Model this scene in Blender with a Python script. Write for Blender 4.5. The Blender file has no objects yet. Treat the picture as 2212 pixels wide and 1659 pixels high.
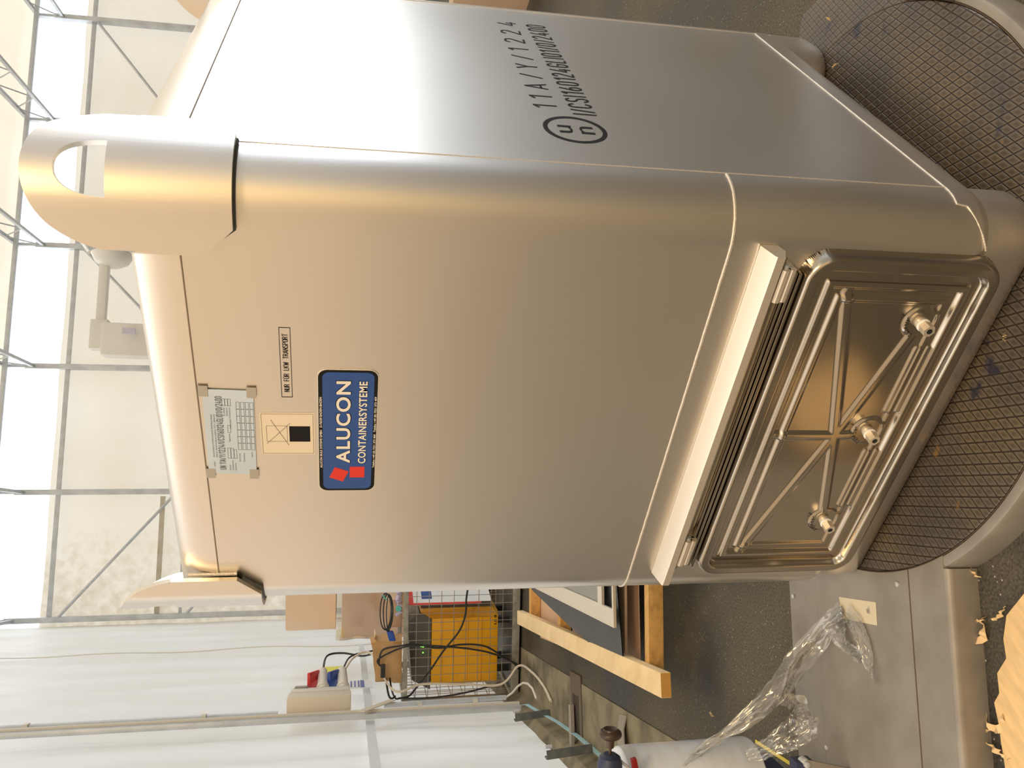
import bpy, bmesh, math, random
from mathutils import Vector, Matrix, noise
random.seed(7)
scene = bpy.context.scene
COL = scene.collection
PI = math.pi
def nrm(v): return Vector(v).normalized()

# ------------------------------------------------------------------ camera
def make_camera():
    yaw, pitch, roll = 0.652223679, 0.184620169, 0.0158245485
    f = Vector((-math.sin(yaw)*math.cos(pitch), math.cos(yaw)*math.cos(pitch), -math.sin(pitch)))
    r = Vector((math.cos(yaw), math.sin(yaw), 0)); u = r.cross(f)
    c, s = math.cos(roll), math.sin(roll)
    R = c*r + s*u; U = -s*r + c*u
    # the photograph was taken with the camera turned on its side
    X, Y, Z = -U, R, -f
    cd = bpy.data.cameras.new('camera'); cam = bpy.data.objects.new('camera', cd)
    COL.objects.link(cam)
    m = Matrix((X, Y, Z)).transposed().to_4x4(); m.translation = Vector((0.562609773, -1.25854683, 1.25531271))
    cam.matrix_world = m
    cd.sensor_fit = 'HORIZONTAL'; cd.sensor_width = 36; cd.lens = 36*1848.13446/2212
    cd.clip_start = 0.02; cd.clip_end = 200
    scene.camera = cam
make_camera()

# ------------------------------------------------------------------ light
scene.view_settings.view_transform = 'Standard'; scene.view_settings.look = 'None'
scene.view_settings.gamma = 1; scene.view_settings.use_curve_mapping = False
scene.view_settings.exposure = 0.0

def make_world():
    w = bpy.data.worlds.new('daylight'); scene.world = w; w.use_nodes = True
    N, L = w.node_tree.nodes, w.node_tree.links
    N.clear()
    out = N.new('ShaderNodeOutputWorld'); bg = N.new('ShaderNodeBackground')
    tc = N.new('ShaderNodeTexCoord'); sp = N.new('ShaderNodeSeparateXYZ')
    L.new(tc.outputs['Generated'], sp.inputs[0])
    at = N.new('ShaderNodeMath'); at.operation = 'ARCTAN2'
    L.new(sp.outputs['Y'], at.inputs[0]); L.new(sp.outputs['X'], at.inputs[1])
    mr = N.new('ShaderNodeMapRange'); mr.inputs[1].default_value = -PI; mr.inputs[2].default_value = PI
    L.new(at.outputs[0], mr.inputs[0])
    cr = N.new('ShaderNodeValToRGB'); L.new(mr.outputs[0], cr.inputs[0])
    stops = WORLD_STOPS
    el = cr.color_ramp.elements
    el[0].position = 0; el[1].position = 1
    def t(a): return (a+180)/360
    for i, (a, c) in enumerate(stops):
        if i == 0: e = el[0]
        elif i == len(stops)-1: e = el[len(el)-1]
        else: e = el.new(t(a))
        e.position = t(a); e.color = (c[0]/3, c[1]/3, c[2]/3, 1)
    # towards the zenith the light turns to an even pale tone
    zr = N.new('ShaderNodeMapRange'); zr.inputs[1].default_value = 0.5; zr.inputs[2].default_value = 0.95
    L.new(sp.outputs['Z'], zr.inputs[0])
    mx = N.new('ShaderNodeMixRGB'); L.new(zr.outputs[0], mx.inputs[0]); L.new(cr.outputs[0], mx.inputs[1])
    mx.inputs[2].default_value = (.90, .85, .77, 1)
    L.new(mx.outputs[0], bg.inputs[0]); bg.inputs[1].default_value = 3.0
    L.new(bg.outputs[0], out.inputs[0])
WORLD_STOPS = [(-180, (2.65, 2.8, 2.95)), (-160, (2.5, 2.6, 2.7)), (-148, (.90, .68, .46)), (-112, (.86, .63, .40)), (-75, (.80, .59, .37)), (-64, (.86, .62, .36)),
               (-54, (1.20, .86, .44)), (-40, (1.32, .96, .50)), (-28, (.92, .78, .60)), (-8, (.66, .62, .56)), (14, (.66, .66, .66)), (30, (1.05, 1.15, 1.3)),
               (44, (2.5, 2.85, 3.3)), (56, (3.6, 3.95, 4.3)), (84, (3.6, 3.9, 4.2)), (92, (2.9, 2.95, 3.0)), (102, (2.0, 2.1, 2.15)), (118, (2.8, 2.8, 2.8)), (165, (2.8, 2.85, 2.9)), (180, (2.65, 2.8, 2.95))]
make_world()
def area(name, loc, target, sx, sy, power, col):
    ld = bpy.data.lights.new(name, 'AREA'); ld.shape = 'RECTANGLE'; ld.size = sx; ld.size_y = sy
    ld.energy = power; ld.color = col
    o = bpy.data.objects.new(name, ld); COL.objects.link(o); o.location = loc
    d = Vector(target)-Vector(loc); o.rotation_euler = d.to_track_quat('-Z', 'Y').to_euler()
    return o
area('hall_lamp', (2.2, -2.6, 4.4), (-0.5, 0, 0.2), 1.6, 1.0, 120, (1, .70, .36))

# ------------------------------------------------------------------ materials
MATS = {}
def mat(name, col, rough=.5, metal=0., noise_=None, bump=None, trans=0., alpha=None, spec=None, coat=0., emit=None, aniso=None, stretch=None, ramp=None, coord='Object'):
    if name in MATS: return MATS[name]
    m = bpy.data.materials.new(name); m.use_nodes = True; MATS[name] = m
    N, L = m.node_tree.nodes, m.node_tree.links
    b = N['Principled BSDF']
    b.inputs['Base Color'].default_value = (*col, 1); b.inputs['Roughness'].default_value = rough; b.inputs['Metallic'].default_value = metal
    if spec is not None: b.inputs['Specular IOR Level'].default_value = spec
    if coat: b.inputs['Coat Weight'].default_value = coat
    if aniso: b.inputs['Anisotropic'].default_value = aniso
    if trans: b.inputs['Transmission Weight'].default_value = trans
    if emit: b.inputs['Emission Color'].default_value = (*emit[0], 1); b.inputs['Emission Strength'].default_value = emit[1]
    tc = N.new('ShaderNodeTexCoord'); src = tc.outputs[coord]
    if stretch:
        mp = N.new('ShaderNodeMapping'); mp.inputs['Scale'].default_value = stretch; L.new(src, mp.inputs[0]); src = mp.outputs[0]
    if noise_:                        # (scale, detail, second colour, low, high)
        sc, det, c2, lo, hi = noise_
        n = N.new('ShaderNodeTexNoise'); n.inputs['Scale'].default_value = sc; n.inputs['Detail'].default_value = det
        L.new(src, n.inputs['Vector'])
        cr = N.new('ShaderNodeValToRGB'); cr.color_ramp.elements[0].position = lo; cr.color_ramp.elements[1].position = hi
        cr.color_ramp.elements[0].color = (*col, 1); cr.color_ramp.elements[1].color = (*c2, 1)
        L.new(n.outputs['Fac'], cr.inputs[0]); L.new(cr.outputs[0], b.inputs['Base Color'])
    if bump:                          # (scale, strength, distance)
        n2 = N.new('ShaderNodeTexNoise'); n2.inputs['Scale'].default_value = bump[0]; n2.inputs['Detail'].default_value = 6
        L.new(src, n2.inputs['Vector'])
        bp = N.new('ShaderNodeBump'); bp.inputs['Strength'].default_value = bump[1]; bp.inputs['Distance'].default_value = bump[2]
        L.new(n2.outputs['Fac'], bp.inputs['Height']); L.new(bp.outputs[0], b.inputs['Normal'])
    return m
def nodes(m): return m.node_tree.nodes, m.node_tree.links, m.node_tree.nodes['Principled BSDF']

M_ALU = mat('brushed_aluminium', (.84, .785, .715), .33, 1.0, bump=(40, .012, .01), stretch=(9, 9, 1))
def tune_alu():
    N, L, b = nodes(M_ALU)
    tc = N.new('ShaderNodeTexCoord'); n = N.new('ShaderNodeTexNoise'); n.inputs['Scale'].default_value = 2.2; n.inputs['Detail'].default_value = 3
    L.new(tc.outputs['Object'], n.inputs['Vector'])
    mr = N.new('ShaderNodeMapRange'); mr.inputs[3].default_value = .285; mr.inputs[4].default_value = .345
    L.new(n.outputs['Fac'], mr.inputs[0]); L.new(mr.outputs[0], b.inputs['Roughness'])
    tg = N.new('ShaderNodeTangent'); tg.direction_type = 'RADIAL'; tg.axis = 'Z'; L.new(tg.outputs[0], b.inputs['Tangent']); b.inputs['Anisotropic'].default_value = ANISO; b.inputs['Anisotropic Rotation'].default_value = .25
ANISO = .30
tune_alu()
M_ALU_CAST = mat('matt_aluminium_cover', (.84, .77, .66), .5, .9)
M_STEEL = mat('pressed_stainless_steel', (.45, .40, .33), .20, 1.0)
M_WELD = mat('weld_bead', (.76, .70, .62), .55, .8, bump=(260, .8, .002))
M_WELD_DARK = mat('dark_seam', (.34, .27, .2), .6, .6)  # even dark brown for the thin seam line below the top collar
M_WHITE_PL = mat('white_plastic_washer', (.85, .82, .78), .4)
M_BLACK_INK = mat('black_print', (.010, .009, .008), .6, spec=.2)
M_CREAM = mat('cream_label', (.86, .74, .58), .5)
M_GREYLABEL = mat('silver_grey_label', (.62, .73, .86), .42, .0, noise_=(9, 3, (.56, .66, .77), .4, .75))
M_TAPE = mat('grey_tape', (.45, .42, .37), .4)
M_BLUE = mat('blue_sign', (.022, .085, .33), .32)
M_RED = mat('red_sign', (.78, .035, .02), .4)
M_WHITE_INK = mat('white_print', (.90, .84, .76), .5)
M_INK_GREY = mat('grey_print', (.10, .10, .11), .5)
M_GALV = mat('galvanised_steel', (.62, .65, .69), .45, .35, noise_=(6, 3, (.50, .53, .56), .35, .7))
M_CAGE = mat('dirty_galvanised_frame', (.40, .38, .32), .5, .35, noise_=(14, 4, (.26, .24, .18), .4, .7))
M_PALECARD = mat('pale_cardboard', (.86, .63, .45), .6)
M_MESH = mat('dull_wire', (.36, .33, .28), .5, .5)
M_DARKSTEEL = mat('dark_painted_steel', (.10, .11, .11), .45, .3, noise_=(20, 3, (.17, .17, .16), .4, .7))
M_WOOD = mat('pale_pine', (.88, .67, .38), .65, noise_=(5, 5, (.76, .54, .27), .42, .75), stretch=(1, 3, 3))
M_WOOD2 = mat('yellow_pine', (.72, .42, .13), .65, noise_=(4, 5, (.45, .24, .07), .4, .8), stretch=(1, 9, 9))
M_ENDGRAIN = mat('pine_end_grain', (.62, .33, .08), .7)
M_CARD = mat('brown_cardboard', (.70, .48, .32), .7, noise_=(5, 3, (.64, .43, .28), .4, .7))
M_PAPER = mat('brown_paper', (.56, .34, .15), .75, bump=(12, .5, .02))
M_PAPERIN = mat('pale_paper_inside', (.74, .55, .32), .75, bump=(12, .5, .02))
M_BLACKSHEET = mat('black_plastic_sheet', (.055, .06, .065), .5, noise_=(3, 3, (.075, .08, .085), .4, .7))
M_YELLOW = mat('yellow_enclosure', (.95, .46, .005), .42)
M_DARKGREY = mat('dark_grey_enclosure', (.10, .095, .085), .5)
M_BLACK = mat('black_rubber', (.02, .02, .02), .45)
M_GREYPL = mat('light_grey_plastic', (.72, .68, .60), .45)
M_BEIGEPL = mat('beige_plastic', (.70, .62, .50), .45)
M_REDPL = mat('red_plastic', (.70, .03, .03), .35)
M_BLUEPL = mat('blue_plastic', (.02, .08, .42), .35)
M_YSTICK = mat('yellow_sticker', (.90, .88, .02), .4)
M_WSTICK = mat('white_sticker', (.88, .9, .92), .4)
M_LED = mat('green_led', (.1, .8, .1), .4, emit=((.25, 1, .1), 2.0))
M_CONC = mat('stained_concrete', (.27, .23, .15), .85, noise_=(5, 6, (.10, .09, .055), .42, .68), bump=(20, .4, .01))
M_PURPLE = mat('lilac_twine', (.55, .48, .68), .8, bump=(60, .8, .01))
M_TEAL = mat('teal_tape', (.10, .45, .42), .5)
M_STRAPBLUE = mat('pale_blue_strap', (.45, .72, .82), .5)
M_STRAPYEL = mat('yellow_strap', (.80, .60, .05), .5)
M_FELT = mat('grey_felt', (.32, .29, .25), .9)
M_NAVY = mat('navy_painted_metal', (.025, .035, .085), .45)
M_KNOB = mat('brown_black_knob', (.045, .028, .02), .38, noise_=(30, 2, (.12, .06, .03), .5, .8))
M_ROLL = mat('wound_stretch_film', (.72, .79, .90), .28, noise_=(4, 4, (.62, .64, .66), .4, .7), stretch=(1, 1, 6), coat=.3)
M_CORE = mat('cardboard_core', (.62, .52, .38), .8)
M_PLATE = mat('worn_grey_steel_plate', (.29, .26, .225), .5, .3, noise_=(7, 6, (.21, .185, .155), .38, .7), bump=(30, .12, .004))
M_TAPEPAPER = mat('pale_paper_tape', (.62, .54, .40), .6, noise_=(22, 3, (.22, .19, .15), .66, .74))
M_SHAVE = mat('wood_shaving', (.72, .52, .28), .7)
M_RUST = mat('rusty_plate_joint', (.10, .065, .04), .7, .2)
M_HOIST = mat('off_white_enamel', (.86, .84, .80), .4)
M_STRIPRED = mat('dark_red_handle', (.25, .01, .01), .35)
M_DRAIN = mat('cast_iron_grate', (.15, .115, .085), .6, .4)
M_DARKHOLE = mat('dark_opening', (.01, .01, .01), .8)

def wood_stains(m):
    pass

def m_floor():
    m = mat('asphalt_floor', (.085, .078, .06), .75)
    N, L, b = nodes(m)
    tc = N.new('ShaderNodeTexCoord')
    n1 = N.new('ShaderNodeTexNoise'); n1.inputs['Scale'].default_value = 1.3; n1.inputs['Detail'].default_value = 6
    n2 = N.new('ShaderNodeTexNoise'); n2.inputs['Scale'].default_value = 150; n2.inputs['Detail'].default_value = 8
    v = N.new('ShaderNodeTexVoronoi'); v.inputs['Scale'].default_value = 75
    for k in (n1, n2, v): L.new(tc.outputs['Object'], k.inputs['Vector'])
    c1 = N.new('ShaderNodeValToRGB'); e = c1.color_ramp.elements
    e[0].position = .36; e[0].color = (.022, .021, .019, 1); e[1].position = .50; e[1].color = (.088, .074, .050, 1)
    x = e.new(.75); x.color = (.115, .097, .065, 1)
    L.new(n1.outputs['Fac'], c1.inputs[0])
    c2 = N.new('ShaderNodeValToRGB'); e = c2.color_ramp.elements
    e[0].position = .35; e[0].color = (.55, .55, .55, 1); e[1].position = .7; e[1].color = (1.5, 1.5, 1.5, 1)
    L.new(n2.outputs['Fac'], c2.inputs[0])
    mu = N.new('ShaderNodeMixRGB'); mu.blend_type = 'MULTIPLY'; mu.inputs[0].default_value = 1
    L.new(c1.outputs[0], mu.inputs[1]); L.new(c2.outputs[0], mu.inputs[2])
    # scattered pale grit
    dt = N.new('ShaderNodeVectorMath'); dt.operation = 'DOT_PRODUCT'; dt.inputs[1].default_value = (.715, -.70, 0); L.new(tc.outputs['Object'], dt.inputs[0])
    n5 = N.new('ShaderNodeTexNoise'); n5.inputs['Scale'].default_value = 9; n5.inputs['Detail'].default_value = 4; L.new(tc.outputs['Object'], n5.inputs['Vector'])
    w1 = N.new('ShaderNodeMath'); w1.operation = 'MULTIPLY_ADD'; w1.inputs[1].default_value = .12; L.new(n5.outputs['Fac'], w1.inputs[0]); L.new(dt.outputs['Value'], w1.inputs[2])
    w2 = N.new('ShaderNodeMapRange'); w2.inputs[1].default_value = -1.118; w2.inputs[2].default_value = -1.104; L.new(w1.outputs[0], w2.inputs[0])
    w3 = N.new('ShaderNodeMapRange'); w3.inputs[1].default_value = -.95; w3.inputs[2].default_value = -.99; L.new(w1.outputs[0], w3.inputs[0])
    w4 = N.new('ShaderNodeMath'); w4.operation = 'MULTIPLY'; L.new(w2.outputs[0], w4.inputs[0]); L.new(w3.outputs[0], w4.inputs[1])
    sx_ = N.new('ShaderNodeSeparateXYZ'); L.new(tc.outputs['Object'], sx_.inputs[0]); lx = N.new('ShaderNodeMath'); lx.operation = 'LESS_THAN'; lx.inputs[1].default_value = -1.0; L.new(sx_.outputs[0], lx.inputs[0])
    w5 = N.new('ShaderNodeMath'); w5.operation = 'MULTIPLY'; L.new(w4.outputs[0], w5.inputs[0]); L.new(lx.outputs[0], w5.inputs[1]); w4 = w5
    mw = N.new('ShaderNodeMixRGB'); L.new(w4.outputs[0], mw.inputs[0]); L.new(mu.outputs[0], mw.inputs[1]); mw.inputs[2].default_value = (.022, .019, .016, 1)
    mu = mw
    gr = N.new('ShaderNodeMath'); gr.operation = 'LESS_THAN'; gr.inputs[1].default_value = .15
    L.new(v.outputs['Distance'], gr.inputs[0])
    sp = N.new('ShaderNodeSeparateXYZ'); L.new(v.outputs['Color'], sp.inputs[0])
    g2 = N.new('ShaderNodeMath'); g2.operation = 'GREATER_THAN'; g2.inputs[1].default_value = .72; L.new(sp.outputs[0], g2.inputs[0])
    g3 = N.new('ShaderNodeMath'); g3.operation = 'MULTIPLY'; L.new(gr.outputs[0], g3.inputs[0]); L.new(g2.outputs[0], g3.inputs[1])
    m2 = N.new('ShaderNodeMixRGB'); L.new(g3.outputs[0], m2.inputs[0]); L.new(mu.outputs[0], m2.inputs[1]); m2.inputs[2].default_value = (.42, .38, .30, 1)
    L.new(m2.outputs[0], b.inputs['Base Color'])
    rr = N.new('ShaderNodeMapRange'); rr.inputs[1].default_value = .35; rr.inputs[2].default_value = .5; rr.inputs[3].default_value = .45; rr.inputs[4].default_value = .8
    L.new(n1.outputs['Fac'], rr.inputs[0]); L.new(rr.outputs[0], b.inputs['Roughness'])
    bp = N.new('ShaderNodeBump'); bp.inputs['Strength'].default_value = .5; bp.inputs['Distance'].default_value = .006
    L.new(n2.outputs['Fac'], bp.inputs['Height']); L.new(bp.outputs[0], b.inputs['Normal'])
    return m
def m_fabric(name, c1, c2, spots, scale, trans=.35, dirt=False):
    m = bpy.data.materials.new(name); m.use_nodes = True
    N, L = m.node_tree.nodes, m.node_tree.links; b = N['Principled BSDF']
    b.inputs['Roughness'].default_value = .42
    tc = N.new('ShaderNodeTexCoord'); n = N.new('ShaderNodeTexNoise'); n.inputs['Scale'].default_value = scale; n.inputs['Detail'].default_value = 5
    L.new(tc.outputs['Object'], n.inputs['Vector'])
    cr = N.new('ShaderNodeValToRGB'); cr.color_ramp.elements[0].position = spots[0]; cr.color_ramp.elements[1].position = spots[1]
    cr.color_ramp.elements[0].color = (*c1, 1); cr.color_ramp.elements[1].color = (*c2, 1)
    L.new(n.outputs['Fac'], cr.inputs[0])
    col = cr.outputs[0]
    if dirt:       # mould and grime that gathers in the corner bay of the rear wall
        n2 = N.new('ShaderNodeTexNoise'); n2.inputs['Scale'].default_value = 7; n2.inputs['Detail'].default_value = 8
        L.new(tc.outputs['Object'], n2.inputs['Vector'])
        sp = N.new('ShaderNodeSeparateXYZ'); L.new(tc.outputs['Object'], sp.inputs[0])
        a = N.new('ShaderNodeMapRange'); a.inputs[1].default_value = 3.2; a.inputs[2].default_value = .2; L.new(sp.outputs['X'], a.inputs[0])
        a2 = N.new('ShaderNodeMath'); a2.operation = 'MULTIPLY'; L.new(a.outputs[0], a2.inputs[0]); L.new(n2.outputs['Fac'], a2.inputs[1])
        a3 = N.new('ShaderNodeMapRange'); a3.inputs[1].default_value = .30; a3.inputs[2].default_value = .75; L.new(a2.outputs[0], a3.inputs[0])
        mx = N.new('ShaderNodeMixRGB'); L.new(a3.outputs[0], mx.inputs[0]); L.new(col, mx.inputs[1]); mx.inputs[2].default_value = (.56, .49, .36, 1)
        col = mx.outputs[0]
    L.new(col, b.inputs['Base Color'])
    t = N.new('ShaderNodeBsdfTranslucent'); L.new(col, t.inputs[0])
    ms = N.new('ShaderNodeMixShader'); ms.inputs[0].default_value = trans
    L.new(b.outputs[0], ms.inputs[1]); L.new(t.outputs[0], ms.inputs[2]); L.new(ms.outputs[0], N['Material Output'].inputs[0])
    nb = N.new('ShaderNodeTexNoise'); nb.inputs['Scale'].default_value = 3; nb.inputs['Detail'].default_value = 3
    mp = N.new('ShaderNodeMapping'); mp.inputs['Scale'].default_value = (2.5, 2.5, .35); L.new(tc.outputs['Object'], mp.inputs[0]); L.new(mp.outputs[0], nb.inputs['Vector'])
    bp = N.new('ShaderNodeBump'); bp.inputs['Strength'].default_value = .35; bp.inputs['Distance'].default_value = .05
    L.new(nb.outputs['Fac'], bp.inputs['Height']); L.new(bp.outputs[0], b.inputs['Normal'])
    return m
M_FLOOR = m_floor()
M_FABW = m_fabric('white_tarpaulin', (.84, .88, .91), (.80, .82, .82), (.4, .75), .7, .40)
M_FABB = m_fabric('cream_tarpaulin', (.80, .76, .68), (.74, .68, .57), (.4, .7), .5, .40, dirt=True)
M_FABR = m_fabric('roof_tarpaulin', (.86, .80, .68), (.80, .74, .62), (.4, .7), .4, .42)

def m_checker():
    """worn lozenge-pattern tread plate: dark grooves along two directions"""
    m = mat('lozenge_tread_plate', (.12, .10, .08), .5, .25)
    N, L, b = nodes(m)
    tc = N.new('ShaderNodeTexCoord'); sp = N.new('ShaderNodeSeparateXYZ'); L.new(tc.outputs['Object'], sp.inputs[0])
    def mth(op, a, bv=None, c=None):
        k = N.new('ShaderNodeMath'); k.operation = op
        for i, v in enumerate((a, bv, c)):
            if v is None: continue
            if isinstance(v, (int, float)): k.inputs[i].default_value = v
            else: L.new(v, k.inputs[i])
        return k.outputs[0]
    def fam(deg, pitch, off):
        nx, ny = -math.sin(math.radians(deg)), math.cos(math.radians(deg))
        s = mth('ADD', mth('MULTIPLY', sp.outputs['X'], nx/pitch), mth('MULTIPLY', sp.outputs['Y'], ny/pitch))
        f = mth('FRACT', mth('ADD', s, off+100))
        return mth('ABSOLUTE', mth('SUBTRACT', f, .5)), mth('FLOOR', mth('ADD', s, off+100))   # .5 at the groove
    a, ia = fam(-45.5, .0222, .2); c, ic = fam(-93.0, .0190, .6)
    d = mth('MAXIMUM', a, c)
    ridge = N.new('ShaderNodeMapRange'); ridge.inputs[1].default_value = .40; ridge.inputs[2].default_value = .47; ridge.inputs[3].default_value = 1; ridge.inputs[4].default_value = 0
    L.new(d, ridge.inputs[0])
    # worn lighter rim of every lozenge, dirt in its middle
    rim = N.new('ShaderNodeMapRange'); rim.inputs[1].default_value = .12; rim.inputs[2].default_value = .36; L.new(d, rim.inputs[0])
    n = N.new('ShaderNodeTexNoise'); n.inputs['Scale'].default_value = 6; n.inputs['Detail'].default_value = 7; L.new(tc.outputs['Object'], n.inputs['Vector'])
    c1 = N.new('ShaderNodeValToRGB'); e = c1.color_ramp.elements
    e[0].position = .36; e[0].color = (.070, .060, .054, 1); e[1].position = .68; e[1].color = (.115, .088, .055, 1)
    L.new(n.outputs['Fac'], c1.inputs[0])
    mxr = N.new('ShaderNodeMixRGB'); mxr.blend_type = 'MULTIPLY'; mxr.inputs[0].default_value = 1
    rc = N.new('ShaderNodeValToRGB'); rc.color_ramp.elements[0].color = (.8, .8, .82, 1); rc.color_ramp.elements[1].color = (1.5, 1.5, 1.5, 1)
    L.new(rim.outputs[0], rc.inputs[0]); L.new(c1.outputs[0], mxr.inputs[1]); L.new(rc.outputs[0], mxr.inputs[2])
    mg = N.new('ShaderNodeMixRGB'); L.new(ridge.outputs[0], mg.inputs[0]); mg.inputs[1].default_value = (.030, .020, .012, 1); L.new(mxr.outputs[0], mg.inputs[2])
    # oil and rust marks
    n3 = N.new('ShaderNodeTexNoise'); n3.inputs['Scale'].default_value = 11; n3.inputs['Detail'].default_value = 3; L.new(tc.outputs['Object'], n3.inputs['Vector'])
    o = N.new('ShaderNodeMapRange'); o.inputs[1].default_value = .66; o.inputs[2].default_value = .72; L.new(n3.outputs['Fac'], o.inputs[0])
    mo = N.new('ShaderNodeMixRGB'); L.new(o.outputs[0], mo.inputs[0]); L.new(mg.outputs[0], mo.inputs[1]); mo.inputs[2].default_value = (.03, .03, .045, 1)
    n4 = N.new('ShaderNodeTexNoise'); n4.inputs['Scale'].default_value = 17; n4.inputs['Detail'].default_value = 5; n4.inputs['W' if False else 'Distortion'].default_value = .6; L.new(tc.outputs['Object'], n4.inputs['Vector'])
    o4 = N.new('ShaderNodeMapRange'); o4.inputs[1].default_value = .70; o4.inputs[2].default_value = .78; L.new(n4.outputs['Fac'], o4.inputs[0])
    m4 = N.new('ShaderNodeMixRGB'); L.new(o4.outputs[0], m4.inputs[0]); L.new(mo.outputs[0], m4.inputs[1]); m4.inputs[2].default_value = (.26, .15, .05, 1)
    vd = N.new('ShaderNodeVectorMath'); vd.operation = 'DISTANCE'; vd.inputs[1].default_value = (-.436, -.105, .07); L.new(tc.outputs['Object'], vd.inputs[0])
    bd_ = mth('ADD', vd.outputs['Value'], mth('MULTIPLY', n3.outputs['Fac'], -.10))
    bl = N.new('ShaderNodeMapRange'); bl.inputs[1].default_value = .010; bl.inputs[2].default_value = -.008; L.new(bd_, bl.inputs[0])
    m5 = N.new('ShaderNodeMixRGB'); L.new(bl.outputs[0], m5.inputs[0]); L.new(m4.outputs[0], m5.inputs[1]); m5.inputs[2].default_value = (.018, .018, .028, 1)
    L.new(m5.outputs[0], b.inputs['Base Color'])
    bp = N.new('ShaderNodeBump'); bp.inputs['Strength'].default_value = .8; bp.inputs['Distance'].default_value = .0025
    L.new(ridge.outputs[0], bp.inputs['Height']); L.new(bp.outputs[0], b.inputs['Normal'])
    b.inputs['Roughness'].default_value = .48
    return m
M_CHECK = m_checker()

def m_film():
    m = bpy.data.materials.new('clear_stretch_film'); m.use_nodes = True
    N, L = m.node_tree.nodes, m.node_tree.links; N.remove(N['Principled BSDF'])
    t = N.new('ShaderNodeBsdfTransparent'); t.inputs[0].default_value = (.93, .92, .90, 1)
    g = N.new('ShaderNodeBsdfGlossy'); g.inputs[0].default_value = (1, .98, .95, 1); g.inputs['Roughness'].default_value = .12
    d = N.new('ShaderNodeBsdfDiffuse'); d.inputs[0].default_value = (.8, .8, .8, 1)
    lw = N.new('ShaderNodeLayerWeight'); lw.inputs[0].default_value = .35
    m1 = N.new('ShaderNodeMixShader'); mr = N.new('ShaderNodeMapRange'); mr.inputs[3].default_value = .10; mr.inputs[4].default_value = .8
    L.new(lw.outputs['Fresnel'], mr.inputs[0]); L.new(mr.outputs[0], m1.inputs[0]); L.new(t.outputs[0], m1.inputs[1]); L.new(g.outputs[0], m1.inputs[2])
    m2 = N.new('ShaderNodeMixShader'); m2.inputs[0].default_value = .06; L.new(m1.outputs[0], m2.inputs[1]); L.new(d.outputs[0], m2.inputs[2])
    L.new(m2.outputs[0], N['Material Output'].inputs[0])
    return m
M_FILM = m_film()
def m_pane():
    m = bpy.data.materials.new('clear_pvc_sheet'); m.use_nodes = True
    N, L = m.node_tree.nodes, m.node_tree.links; N.remove(N['Principled BSDF'])
    t = N.new('ShaderNodeBsdfTransparent'); t.inputs[0].default_value = (.97, .98, 1, 1)
    g = N.new('ShaderNodeBsdfTranslucent'); g.inputs[0].default_value = (.95, .97, 1, 1)
    ms = N.new('ShaderNodeMixShader'); ms.inputs[0].default_value = .35
    L.new(t.outputs[0], ms.inputs[1]); L.new(g.outputs[0], ms.inputs[2]); L.new(ms.outputs[0], N['Material Output'].inputs[0])
    return m
M_PANE = m_pane()

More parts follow.
